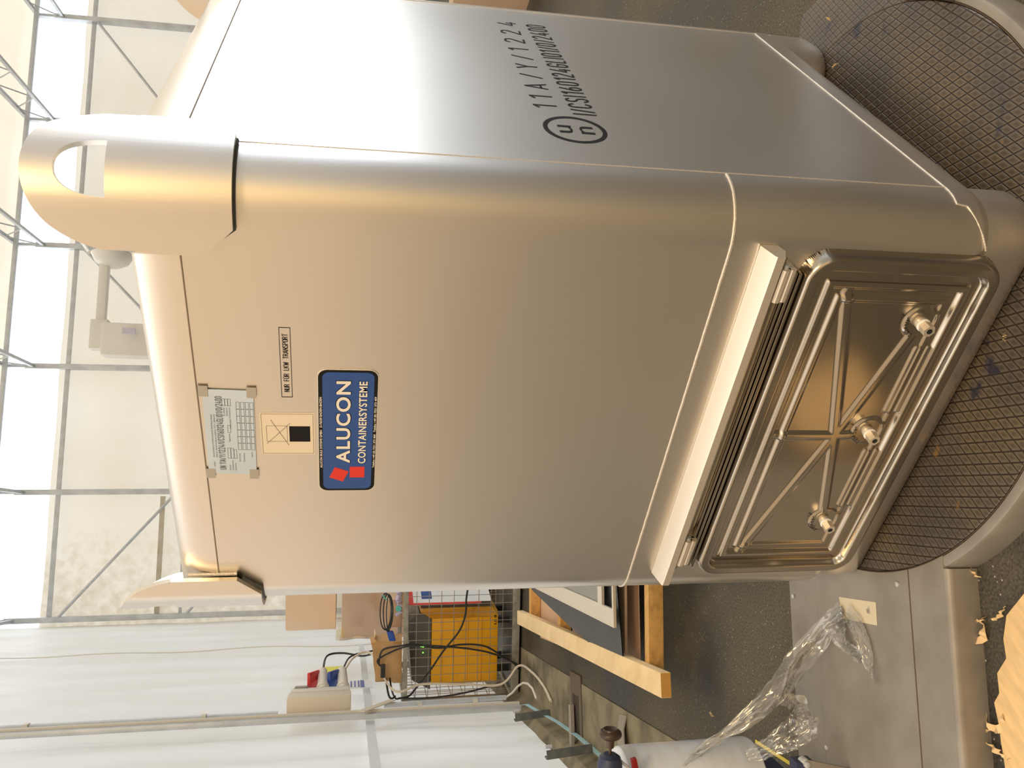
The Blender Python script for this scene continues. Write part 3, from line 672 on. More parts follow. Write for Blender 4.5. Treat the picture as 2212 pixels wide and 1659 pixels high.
def build_container():
    L = Vector((-.5, .6, -.01))
    root = thing('bulk_container', L, 'tall brushed aluminium bulk container with lifting lugs and pressed steel hatch', 'container')
    # shells
    b = B(); b.loft([ring(.016, .100), ring(.010, .105), ring(.004, .115), ring(.001, .128), ring(0, .140), ring(0, .608)], cap=False)
    b.add(ring(.016, .100), [list(range(44))]); obj('lower_shell', b, M_ALU, root, loc=L)
    b = B(); b.loft([ring(0, .608), ring(0, 1.527)]); obj('upper_shell', b, M_ALU, root, loc=L)
    rs = [(0.0008, 1.527), (.002, 1.545), (.0045, 1.565), (.008, 1.582), (.0135, 1.597), (.018, 1.6035), (.021, 1.6055), (.024, 1.604), (.030, 1.600)]
    b = B(); b.loft([ring(i, z) for i, z in rs]+[ring(.09, 1.600)]); b.add(ring(.09, 1.600), [list(range(44))]); tp = obj('top_collar', b, M_ALU, root, loc=L)
    b = B(); b.lathe([(.235, 1.600), (.235, 1.640), (.25, 1.644), (.25, 1.652), (.0, 1.655)], Matrix.Translation((-.5, .6, 0)), 48); obj('filling_lid', b, M_ALU, root, loc=L)
    # weld beads
    def bead(name, pts, r, m=M_WELD):
        rn = random.Random(len(pts)); q = [p+Vector((rn.uniform(-1, 1), rn.uniform(-1, 1), rn.uniform(-1, 1)))*r*.10 for p in pts]
        obj(name, B().tube(q, r, 6), m, root, loc=L)
    def along(p, q, n): p, q = Vector(p), Vector(q); return [p.lerp(q, k/n) for k in range(n+1)]
    r4 = ring(-.0005, .610, 16)      # starts at front-right corner going to the side
    pts = [p for p in r4[0:17]][::-1]+along((-.1, -.0005, .610), (CX0+CR, -.0005, .610), 90)[1:-1]+[p for p in r4[51:68]][::-1]
    bead('weld_seam', pts, .0026)
    for y in (.105, 1.095): bead('weld_seam', along((-.0004, y, .172), (-.0004, y, 1.527), 60), .0016)
    arc = along((-.0002, 1.10, .171), (-.0002, .101, .171), 60)
    for k in range(7): arc.append(corner(.0998, math.radians(-26*k/6), -.1, .1, .171))
    arc.append(corner(.0998, math.radians(-27), -.1, .1, .163)); arc.append(corner(.0998, math.radians(-28), -.1, .1, .152))
    bead('weld_seam', arc, .002)
    arc = [corner(.0995-.003*(k/12), math.radians(-28-48*k/12), -.1, .1, .151-.042*(k/12)) for k in range(13)]
    bead('weld_seam', arc, .0024)
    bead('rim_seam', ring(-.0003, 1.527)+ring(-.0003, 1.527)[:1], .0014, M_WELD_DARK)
    # feet / skirts: bent plates following the outline
    def skirt(path_front, y, name):
        pass
    def footpath(sx, sy, ln, R=CR-.012):
        """path round one corner; sx, sy = +-1 pick the corner"""
        cx = CX1-CR if sx > 0 else CX0+CR; cy = CY0+CR if sy < 0 else CY1-CR
        pts = [(cx+sx*R, cy-sy*ln)]
        for k in range(11):
            a = (PI/2)*k/10; pts.append((cx+sx*R*math.cos(a), cy+sy*R*math.sin(a)))
        return pts
    prof = [(.030, -.0095), (.014, -.007), (.005, .002), (.001, .018), (0, .035), (0, .118), (.012, .118), (.012, .03), (.03, .005)]
    def sweep(path, b):
        n = len(path); rings = []
        for i, (x, y) in enumerate(path):
            a = Vector(path[max(i-1, 0)]+(0,)); c = Vector(path[min(i+1, n-1)]+(0,)); t = (c-a).normalized()
            cen = Vector((-.5, .6, 0)); nn = Vector((t.y, -t.x, 0))
            if (Vector((x, y, 0))-cen).dot(nn) < 0: nn = -nn
            rings.append([Vector((x, y, z))-nn*i_ for i_, z in prof])
        b.loft(rings, cap=True)
    for sy, lab in ((-1, 'front'), (1, 'rear')):
        p1 = footpath(1, sy, .036 if sy < 0 else .14); p2 = footpath(-1, sy, .036 if sy < 0 else .14)
        path = p1+p2[::-1]
        if sy < 0:
            b = B(); sweep(path, b); obj('front_skirt', b, M_ALU, root, loc=L)
        else:
            for pp in (p1, p2):
                x0_, x1_ = (-.22, -.004) if pp is p1 else (CX0+.004, CX0+.22)
                b = B(); b.loft([rr(x0_+i_, x1_-i_, .955+i_, 1.196-i_, .085-min(i_, .03), z) for i_, z in ((.030, -.0095), (.014, -.007), (.005, .002), (.001, .018), (0, .035), (0, .118))], cap=True); obj('rear_foot', b, M_ALU, root, loc=L)
    # lifting lugs
    for sx, sy in ((1, -1), (-1, -1), (1, 1), (-1, 1)):
        cx = CX1-CR if sx > 0 else CX0+CR; cy = CY0+CR if sy < 0 else CY1-CR
        R = CR+.009; qa = R*PI/4; we = qa+.041
        def P(w, z, R=R):
            if abs(w) <= qa: a = w/R
            else: a = PI/4*(1 if w > 0 else -1)
            ex = abs(w)-qa if abs(w) > qa else 0
            ang = math.atan2(sy, sx)
            # w runs from the front/rear face (-) to the side face (+)
            s = 1 if sx*sy < 0 else -1
            A = ang + s*a
            p = Vector((cx+R*math.cos(A), cy+R*math.sin(A), z))
            if ex:
                tdir = Vector((-math.sin(A), math.cos(A), 0))*(s*(1 if w > 0 else -1)); p += tdir*ex
            return p
        def zt(w): q = min(abs(w)/we, 1); return 1.603+.137*max(1-q**2.1, 0)**(1/1.9)
        def zb(w): q = abs(w); k = max((q-.080)/(we-.080), 0); return 1.441+.048*k
        wh = .042; zh = 1.623
        def ht(w): q = min(abs(w)/wh, 1); return zh+.072*max(1-q**2.4, 0)**(1/2.2)
        ws = sorted(set([round(-we*math.cos(PI*k/36), 5) for k in range(37)]+[round(-wh*math.cos(PI*k/24), 5) for k in range(25)]+[-.080, .080, -qa, qa]))
        b = B()
        def strip(ws, f0, f1, n):
            rows = [[P(w, f0(w)+(f1(w)-f0(w))*j/n) for w in ws] for j in range(n+1)]
            b.loft(rows, close=False)
        strip(ws, zb, lambda w: zh, 4)
        strip([w for w in ws if w <= -wh+1e-6], lambda w: zh, zt, 6)
        strip([w for w in ws if w >= wh-1e-6], lambda w: zh, zt, 6)
        strip([w for w in ws if abs(w) <= wh+1e-6], ht, zt, 6)
        bm = bmesh.new(); vs = [bm.verts.new(v) for v in b.v]
        for f in b.f:
            try: bm.faces.new([vs[i] for i in f])
            except ValueError: pass
        bmesh.ops.remove_doubles(bm, verts=bm.verts[:], dist=.00012)
        bmesh.ops.recalc_face_normals(bm, faces=bm.faces[:])
        # give it thickness outward
        cen = Vector((-.5, .6, 1.6)); f0 = bm.faces[:]
        s_ = sum((f.normal.dot(f.calc_center_median()-cen)) for f in f0)
        if s_ < 0: bmesh.ops.reverse_faces(bm, faces=f0)
        bmesh.ops.solidify(bm, geom=bm.faces[:], thickness=-.010)
        bb = B(); bm.verts.index_update(); bb.add([v.co for v in bm.verts], [[v.index for v in f.verts] for f in bm.faces]); bm.free()
        obj('lifting_lug', bb, M_ALU, root, loc=L, smooth=40)
        ed = B()
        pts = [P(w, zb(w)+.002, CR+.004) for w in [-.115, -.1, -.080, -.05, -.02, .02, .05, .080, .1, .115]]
        ed.tube(pts, .0055, 8); obj('lug_weld', ed, M_DARKSTEEL, root, loc=L)  # dark tube: weld plus the shade of the gap under the lug, put in as colour
        if (sx, sy) == (-1, -1):
            e2 = B().tube([P(-we-.002, 1.49+.1*k/10, CR+.002) for k in range(11)], .004, 6); obj('lug_weld', e2, M_WELD, root, loc=L)
    build_hatch(root, L)
    build_labels(root, L)

def build_hatch(root, L):
    # surround plate behind the hatch
    x0, x1, z0, z1 = -.935, -.085, .068, .468
    step = .0022; nx = int((x1-x0)/step); nz = int((z1-z0)/step)
    vs = []; idx = {}; fs = []
    for j in range(nz+1):
        for i in range(nx+1):
            x = x0+(x1-x0)*i/nx; z = z0+(z1-z0)*j/nz; h, d = door_height(x, z)
            if d >= -.0022:
                idx[i, j] = len(vs); vs.append((x, -h+.0005 if d > 0 else .0015, z))
    for j in range(nz):
        for i in range(nx):
            k = [(i, j), (i+1, j), (i+1, j+1), (i, j+1)]
            if all(q in idx for q in k): fs.append([idx[q] for q in k])
    obj('hatch_door', B().add(vs, fs), M_STEEL, root, smooth=180, loc=L)
    door = [o for o in root.children if o.name.startswith('hatch_door')][0]
    # ribbed sealing strips above the door
    for z, h, dy in ((.4745, .006, .024), (.4825, .006, .021), (.4905, .0055, .018)):
        b = B(); addbar(b, (-.905, -dy/2, z), (-.125, -dy/2, z), dy, h, bev=.002); obj('sealing_strip', b, M_STEEL, root, loc=L)
    obj('rotary_shaft', B().tube([(-.905, -.022, .5185), (-.095, -.022, .5185)], .0075, 14), M_STEEL, root, loc=L)
    b = B(); addbar(b, (-.90, -.004, .502), (-.115, -.004, .502), .008, .016); obj('upper_flange', b, M_STEEL, root, loc=L)
    for xa, xb in ((-.178, -.112), (-.885, -.806)):
        b = B(); b.tube([(xa, -.030, .512), (xb, -.030, .512)], .010, 10); b.tube([(xa, -.028, .498), (xb, -.028, .498)], .008, 10)
        addbar(b, (xa, -.014, .505), (xb, -.014, .505), .026, .028, bev=.003)
        obj('hinge', b, M_ALU_CAST, root, loc=L)
        obj('hinge_pin', B().tube([(xb, -.030, .512), (xb+.008, -.030, .512)], .005, 10), M_GALV, root, loc=L)
    # sloping rain cover
    b = B(); xa, xb = -.945, -.083
    prof = [(-.0005, .557), (-.004, .5585), (-.041, .545), (-.044, .542), (-.044, .527), (-.041, .527), (-.041, .540), (-.0005, .552)]
    b.loft([[Vector((xa, y, z)) for y, z in prof], [Vector((xb, y, z)) for y, z in prof]], cap=True); obj('rain_cover', b, M_ALU_CAST, root, loc=L)
    cov = [o for o in root.children if o.name.startswith('rain_cover')][0]
    b = B(); tri = [(0, .552), (-.041, .540), (-.041, .527), (-.020, .518), (0, .524)]
    b.loft([[Vector((xb-.004, y, z)) for y, z in tri], [Vector((xb, y, z)) for y, z in tri]], cap=True); obj('end_cap', b, M_ALU_CAST, cov, loc=L)
    # bolts with washers
    for k, (x, z) in enumerate(BOLTS):
        h0 = -.018
        Mx = Matrix.Translation((x, h0, z)) @ basis((1, 0, 0), (0, -1, 0)).to_4x4()
        hex_ = B()
        pr = [(.0105/math.cos(PI/6)*math.cos(PI/3*i+.35), .0105/math.cos(PI/6)*math.sin(PI/3*i+.35)) for i in range(6)]
        hex_.prism(pr, .011, .031, Mx)
        bo = obj('square_bolt', hex_, M_ALU_CAST, door, smooth=20, loc=L)
        obj('washer', B().lathe([(.012, .0070), (.0135, .0078), (.0135, .0100), (.012, .0112)], Mx, 24), M_WHITE_PL, bo, loc=L)
        obj('bolt_base', B().lathe([(.0125, -.006), (.0125, .004), (.0115, .0072)], Mx, 24), M_ALU_CAST, bo, loc=L)
        obj('socket_hole', B().lathe([(.0055, .0311), (.0055, .0316), (.001, .0316)], Mx, 16), M_DARKHOLE, bo, loc=L)
        # ZU | AUF printed on an arc above the bolt
        lt = B(); word = [('Z', 158), ('U', 141), ('|', 127), ('A', 112), ('U', 92), ('F', 74)]
        for ch, deg in word:
            a = math.radians(deg); r_ = .0245
            c = Vector((x+r_*math.cos(a), h0-.0035, z+.004+r_*math.sin(a)))
            up = Vector((math.cos(a), 0, math.sin(a))); rt = Vector((math.sin(a), 0, -math.cos(a)))
            w = .0012 if ch == '|' else .0055
            t = text_b(ch if ch != '|' else 'I', c-rt*w/2, rt, up, .0078, w, fat=.02, thick=.0004); lt.add(t.v, t.f)
        obj('open_close_marking', lt, M_BLACK_INK, door, smooth=0, loc=L, recalc=False)

def rrect(x0, x1, z0, z1, r, n=6):
    pts = []
    for cx, cz, a0 in ((x1-r, z0+r, -90), (x1-r, z1-r, 0), (x0+r, z1-r, 90), (x0+r, z0+r, 180)):
        for k in range(n+1):
            a = math.radians(a0+90*k/n); pts.append((cx+r*math.cos(a), cz+r*math.sin(a)))
    return pts
XR = Vector((1, 0, 0)); ZU_ = Vector((0, 0, 1)); YR = Vector((0, 1, 0))
def slab(b, pts, y0, y1):
    """flat panel on the front wall; pts are (x, z)"""
    n = len(pts); vs = [(x, y0, z) for x, z in pts]+[(x, y1, z) for x, z in pts]
    b.add(vs, [list(range(n)), [n+i for i in range(n)][::-1]]+[[i, n+i, n+(i+1) % n, (i+1) % n] for i in range(n)]); return b
def frame_lines(b, x0, x1, z0, z1, w, y):
    for a in ((x0, x1, z0, z0+w), (x0, x1, z1-w, z1), (x0, x0+w, z0+w, z1-w), (x1-w, x1, z0+w, z1-w)):
        slab(b, [(a[0], a[2]), (a[1], a[2]), (a[1], a[3]), (a[0], a[3])], y, y-.0003)
    return b
def build_labels(root, L):
    # blue maker's sign
    s = obj('maker_sign', slab(B(), rrect(-.6735, -.3705, 1.2075, 1.3175, .0175), -.0002, -.0016), M_GREYPL, root, loc=L)
    obj('black_border', slab(B(), rrect(-.672, -.372, 1.209, 1.316, .0165), -.0016, -.0019), M_BLACK_INK, s, loc=L)
    obj('blue_field', slab(B(), rrect(-.667, -.377, 1.2155, 1.3085, .0125), -.0019, -.0022), M_BLUE, s, loc=L)
    y = -.0022
    def T(name, txt, x, z, h, w, m, fat=0., par=None, yy=y, thick=.0004, sp=1.0):
        obj(name, text_b(txt, (x, yy, z), XR, ZU_, h, w, fat, thick, spacing=sp), m, par or s, smooth=0, loc=L, recalc=False)
    T('sign_outline', 'ALUCON', -.5985, 1.2578, .0258, .2035, M_BLACK_INK, .045, thick=.0002, sp=1.12)
    T('sign_lettering', 'ALUCON', -.597, 1.2585, .0245, .2005, M_WHITE_INK, .024, thick=.0005, sp=1.12)
    T('sign_outline', 'CONTAINERSYSTEME', -.599, 1.2275, .0147, .2035, M_BLACK_INK, .045, thick=.0002, sp=1.08)
    T('sign_lettering', 'CONTAINERSYSTEME', -.598, 1.2280, .0140, .2015, M_WHITE_INK, .022, thick=.0005, sp=1.08)
    T('small_lettering', 'ALUCON BULK SYSTEMS GMBH   D-76530 BADEN-BADEN', -.610, 1.3100, .0040, .176, M_WHITE_INK, .02, yy=-.0019)
    T('small_lettering', 'Telefon +49 (0) 7221 373 460   Telefax +49 (0) 7221 373 459', -.610, 1.2102, .0036, .178, M_WHITE_INK, .02, yy=-.0019)
    obj('red_square', slab(B(), [(-.636, 1.229), (-.6075, 1.229), (-.6075, 1.2575), (-.636, 1.2575)], y, y-.0004), M_RED, s, loc=L)
    obj('red_square', slab(B(), [(-.647, 1.2705), (-.620, 1.2595), (-.6085, 1.2860), (-.6355, 1.2970)][::1], y, y-.0004), M_RED, s, loc=L)
    # cream pictogram sticker
    c = obj('pictogram_sticker', slab(B(), [(-.576, 1.3235), (-.4735, 1.3235), (-.4735, 1.4225), (-.576, 1.4225)], -.0002, -.0008), M_CREAM, root, loc=L)
    b = frame_lines(B(), -.5735, -.476, 1.326, 1.420, .0005, -.0008); frame_lines(b, -.5435, -.5045, 1.3735, 1.4115, .0005, -.0008)
    for p, q in (((-.549, 1.412), (-.498, 1.368)), ((-.4905, 1.403), (-.5525, 1.3715))):
        addbar(b, (p[0], -.0010, p[1]), (q[0], -.0010, q[1]), .0004, .0006)
    obj('line_drawing', b, M_INK_GREY, c, smooth=0, loc=L)
    obj('black_square', slab(B(), [(-.5435, 1.332), (-.5055, 1.332), (-.5055, 1.3700), (-.5435, 1.3700)], -.0008, -.0011), M_BLACK_INK, c, loc=L)
    # printed box
    b = frame_lines(B(), -.437, -.284, 1.3615, 1.3812, .0011, -.0002)
    tb = stroke_b('NUR  F\u00dcR  LKW  TRANSPORT', (-.424, -.0002, 1.3668), XR, ZU_, .0088, .126, .12); b.add(tb.v, tb.f)
    obj('transport_marking', b, M_BLACK_INK, root, smooth=0, loc=L, recalc=False)
    # silver rating plate, stuck on a little askew with tape
    def rp(x, z): return (-.522+(x)*1.0+(z)*.03, 1.476+z-(x)*.022)
    def rq(x0, x1, z0, z1): return [rp(x0, z0), rp(x1, z0), rp(x1, z1), rp(x0, z1)]
    p = obj('rating_plate', slab(B(), rq(-.102, .102, -.044, .044), -.0022, -.0032), M_GREYLABEL, root, loc=L)
    for x, z in ((-.1, .040), (.1, .042), (-.1, -.040), (.1, -.041)):
        obj('tape_corner', slab(B(), rq(x-.014, x+.010, z-.008, z+.009), -.0033, -.0037), M_TAPE, p, loc=L)
    def PT(txt, x, z, h, w, m=M_INK_GREY, fat=0):
        o = rp(x, z); r = Vector((1, 0, -.022)).normalized(); u = Vector((.022, 0, 1)).normalized()
        obj('plate_lettering', text_b(txt, (o[0], -.0034, o[1]), r, u, h, w, fat, .0003), m, p, smooth=0, loc=L, recalc=False)
    o_ = rp(-.091, .0120); obj('plate_lettering', stroke_b('UN 11A/Y/1224/I/CSI160124GLI01/0/2400', (o_[0], -.0034, o_[1]), Vector((1, 0, -.022)).normalized(), Vector((.022, 0, 1)).normalized(), .0108, .178, .10, gap=.30), M_INK_GREY, p, smooth=0, loc=L, recalc=False)
    PT('ALUCON BULK SYSTEMS GmbH D-76530 Baden-Baden', -.060, .031, .0026, .105)
    PT('ZENAULT DECAM FAURECIA CAISSE RE / CC/T/ I. 228/92/CTD', -.060, .0255, .0026, .105)
    PT('Hersteller', -.084, .031, .0026, .013)
    for k, (tx, x, z, w) in enumerate((('Werkstoff', -.093, .003, .014), ('Typenbezeichnung', -.093, -.002, .026), ('Seriennummer', -.093, -.007, .020), ('Eigenmasse', -.020, .001, .020), ('H\u00f6chstzul\u00e4ssiger F\u00fcll-/Entleerdruck', .012, -.002, .050), ('Bruttomasse', .042, .0078, .020), ('Fassungsraum', .042, .003, .020), ('Datum der letzten', -.070, -.0155, .022), ('Dichtheitspr\u00fcfung', -.070, -.0235, .022), ('Inspektion', -.058, -.038, .013))):
        PT(tx, x, z, .0026, w)
    b = B()
    def PL(x0, x1, z0, z1, w=.0005):
        for q in (rq(x0, x1, z0, z0+w), rq(x0, x1, z1-w, z1), rq(x0, x0+w, z0, z1), rq(x1-w, x1, z0, z1)): slab(b, q, -.0032, -.0035)
    for x0, x1, z0, z1 in ((-.062, -.036, .0015, .0070), (-.062, -.036, -.0040, .0015), (-.062, -.040, -.0095, -.004), (.002, .020, -.001, .0045), (.066, .082, .0065, .0115), (.066, .082, .0015, .0065), (.066, .082, -.0035, .0015)): PL(x0, x1, z0, z1)
    for j, z in enumerate((-.0125, -.0205, -.0285, -.0365)):
        for i in range(7): PL(-.040+i*.0165, -.040+(i+1)*.0165, z-.0062, z)
    obj('printed_table', b, M_INK_GREY, p, smooth=0, loc=L)
    # side wall markings
    def S(txt, y, z, h, w, fat=0.012, sp=.2):
        obj('side_marking', stroke_b(txt, (.0002, y, z), YR, ZU_, h, w, .105, gap=sp), M_BLACK_INK, root, smooth=0, loc=L, recalc=False)
    chars = [('1', .372), ('1', .425), ('A', .482), ('/', .550), ('Y', .612), ('/', .678), ('1', .740), ('2', .802), ('2', .872), ('4', .945)]
    for ch, y0 in chars:
        S(ch, y0-(.0), .868, .0455, {'1': .012, '/': .021, 'A': .028, 'Y': .026, '2': .026, '4': .027}[ch])
    S('I/CSI160124GLI01/0/2400', .349, .794, .0455, .618, .004, .36)
    cy, cz = .265, .853
    u = B(); n = 64; vs = []
    for k in range(n):
        a = 2*PI*k/n; vs += [(.0004, cy+.066*math.cos(a), cz+.061*math.sin(a)), (.0004, cy+.056*math.cos(a), cz+.052*math.sin(a))]
    u.add(vs, [[2*k, (2*k+2) % (2*n), (2*k+3) % (2*n), 2*k+1] for k in range(n)])
    for ch, z in (('u', cz+.006), ('n', cz-.036)):
        t = text_b(ch, (.0002, cy-.019, z), YR, ZU_, .0405, .036, .0, .0004); u.add(t.v, t.f)
    obj('packaging_symbol', u, M_BLACK_INK, root, smooth=0, loc=L, recalc=False)

# ------------------------------------------------------------------ film and roll
def build_wrapper():
    c = Vector((-1.665, -.165, 0))
    root = thing('film_roll', c+Vector((0, 0, .14)), 'thick white roll of stretch film standing upright beside the turntable arm', 'film roll')
    M = Matrix.Translation(c)
    L = c+Vector((0, 0, .14))
    obj('film_winding', B().lathe([(.045, .146), (.118, .143), (.124, .147), (.126, .155), (.124, .30), (.1235, .50), (.121, .522), (.117, .526), (.045, .522)], M, 48), M_ROLL, root, loc=L)
    obj('core', B().lathe([(.036, .141), (.036, .545), (.042, .545), (.042, .141)], M, 32, cap=False), M_CORE, root, loc=L)
    # carriage holding the roll, mostly beyond the picture
    R = Vector((.794, .607, 0)); F = Vector((-.607, .794, 0))
    L2 = Vector((-1.72, -.36, FZ))
    root = thing('film_carriage', L2, 'navy blue film carriage with brown hand knob beside the film roll', 'film carriage')
    b = B(); b.box(c+Vector((0, 0, .105))-R*.08-F*.02, (.30, .20, .060), basis(R, (0, 0, 1)), .01); obj('lower_arm', b, M_NAVY, root, loc=L2)
    b = B(); b.box(Vector((-1.78, -.42, .45)), (.14, .14, .90), basis(R, (0, 0, 1)), .01); obj('mast', b, M_NAVY, root, loc=L2)
    kc = Vector((-1.430, -.124, .590))
    Mk = Matrix.Translation(kc) @ basis((0, 0, 1), -R).to_4x4()
    b = B(); prof = [(.010, -.010), (.018, -.014)]+[(.021+.009*math.cos(a), .010*math.sin(a)) for a in [math.radians(-100+ 20*k) for k in range(11)]]+[(.012, .013), (.010, .034), (.004, .036), (.004, .052), (.001, .052)]
    b.lathe(prof, Mk, 28); obj('hand_knob', b, M_KNOB, root, loc=L2)
    b = B(); b.lathe([(.001, .050), (.016, .050), (.027, .058), (.032, .075), (.034, .20), (.001, .20)], Mk, 24); obj('clamp_housing', b, M_NAVY, root, loc=L2)
    kc2 = kc-R*.070+Vector((0, 0, -.040))
    b = B(); addbar(b, kc2+Vector((0, 0, .012)), kc2-R*.06+Vector((0, 0, -.055)), .012, .006, up=R); obj('clamp_plate', b, M_GALV, root, loc=L2)
    b = B(); addbar(b, kc-R*.066+Vector((0, 0, -.062)), kc-R*.12+Vector((0, 0, -.075)), .014, .016, bev=.003); obj('release_lever', b, M_STRIPRED, root, loc=L2)
    # pivot bolt and flat bar near the lower edge
    pc = Vector((-1.425, -.232, .104))
    b = B(); b.box(pc-R*.02+Vector((0, 0, .0)), (.05, .04, .05), basis(R, (0, 0, 1)), .004); obj('pivot_block', b, M_NAVY, root, loc=L2)
    Mp = Matrix.Translation(pc) @ basis((0, 0, 1), -F).to_4x4()
    b = B(); b.lathe([(.013, .0), (.013, .018), (.008, .020), (.008, .028), (.004, .030)], Mp, 18); obj('pivot_bolt', b, M_GALV, root, loc=L2)
    b = B(); addbar(b, pc-F*.022+R*.002, pc-F*.05-R*.035+Vector((0, 0, -.185)), .006, .022, up=R, bev=.002); obj('flat_lever', b, M_PLATE, root, loc=L2)
    # crumpled film
    def ribbon(path, widths, seed, amp, nu=90, nv=16, twist=.6, wdir=None):
        rn = random.Random(seed); pts = [Vector(p) for p in path]; b = B(); rows = []
        def P(t):
            f = t*(len(pts)-1); i = min(int(f), len(pts)-2); u = f-i
            p0 = pts[max(i-1, 0)]; p1 = pts[i]; p2 = pts[i+1]; p3 = pts[min(i+2, len(pts)-1)]
            return .5*((2*p1)+(p2-p0)*u+(2*p0-5*p1+4*p2-p3)*u*u+(3*p1-p0-3*p2+p3)*u**3)
        def W(t):
            f = t*(len(widths)-1); i = min(int(f), len(widths)-2); return widths[i]+(widths[i+1]-widths[i])*(f-i)
        for k in range(nu+1):
            t = k/nu; p = P(t); tg = (P(min(t+.01, 1))-P(max(t-.01, 0))).normalized()
            side = tg.cross(Vector((0, 0, 1))).normalized(); up = side.cross(tg)
            a = twist*math.sin(t*5+seed)
            s2 = side*math.cos(a)+up*math.sin(a); u2 = s2.cross(tg)
            row = []
            for j in range(nv+1):
                v = (j/nv-.5)*2; w = W(t)
                q = p+s2*v*w
                nse = noise.noise(Vector((t*7+seed*3, v*4.5, seed)))+.6*noise.noise(Vector((t*22, v*9, seed*2)))
                fold = abs(((v*3.2+t*2.2+noise.noise(Vector((t*4, seed, 0)))*1.2) % 1)-.5)*2-.5
                q += u2*(amp*(nse*.9+fold*.9)*min(w/.03, 1.6)) + s2*amp*.5*noise.noise(Vector((t*14, v*3, seed+9)))
                if q.z < -.004: q.z = -.004+.006*abs(nse)
                row.append(q)
            rows.append(row)
        b.loft(rows, close=False); return b
    root = thing('stretch_film_tail', Vector((-1.3, 0, 0)), 'crumpled clear stretch film trailing from the white roll to the paper tape', 'plastic film')
    LF = Vector((-1.3, 0, 0))
    main = [(-1.60, -.185, .40), (-1.545, -.137, .335), (-1.490, -.115, .263), (-1.422, -.100, .200), (-1.350, -.080, .140), (-1.300, -.030, .075), (-1.250, .000, .025), (-1.18, .005, .006), (-1.115, -.006, 0.0)]
    obj('main_strand', ribbon(main, [.045, .028, .020, .028, .040, .040, .032, .026, .030], 1, .010), M_FILM, root, smooth=180, loc=LF, recalc=False)
    obj('main_strand', ribbon(main, [.02, .016, .012, .022, .034, .030, .022, .020, .022], 4, .012, twist=1.2), M_FILM, root, smooth=180, loc=LF, recalc=False)
    br = [(-1.105, -.018, .002), (-1.09, -.065, .004), (-1.095, -.115, .004), (-1.118, -.156, .004), (-1.128, -.185, .004), (-1.138, -.205, .002)]
    obj('side_strand', ribbon(br, [.026, .024, .020, .016, .009, .007], 6, .008, nu=60), M_FILM, root, smooth=180, loc=LF, recalc=False)
    br = [(-1.17, .0, .006), (-1.165, -.055, .004), (-1.15, -.105, .004), (-1.13, -.13, .004)]
    obj('side_strand', ribbon(br, [.03, .035, .03, .012], 8, .006, nu=60), M_FILM, root, smooth=180, loc=LF, recalc=False)
    br = [(-1.36, -.09, .13), (-1.36, -.120, .085), (-1.395, -.150, .075), (-1.445, -.168, .135), (-1.52, -.16, .2)]
    obj('hanging_fold', ribbon(br, [.04, .05, .045, .03, .015], 11, .012, nu=70), M_FILM, root, smooth=180, loc=LF, recalc=False)
    o = obj('paper_tape', B().prism([(-1.112, .037), (-.994, -.074), (-1.033, -.113), (-1.145, -.006)], -.0080, -.0074), M_TAPEPAPER); tag(o, 'pale rectangular paper tape stuck on the steel arm plate over the film end', 'tape')
    o = obj('lashing_strap', addbar(B(), (-1.97, .127, -.078), (-1.80, -.05, -.078), .011, .002), M_STRAPYEL); tag(o, 'short yellow strap on the floor next to the film roll', 'strap')

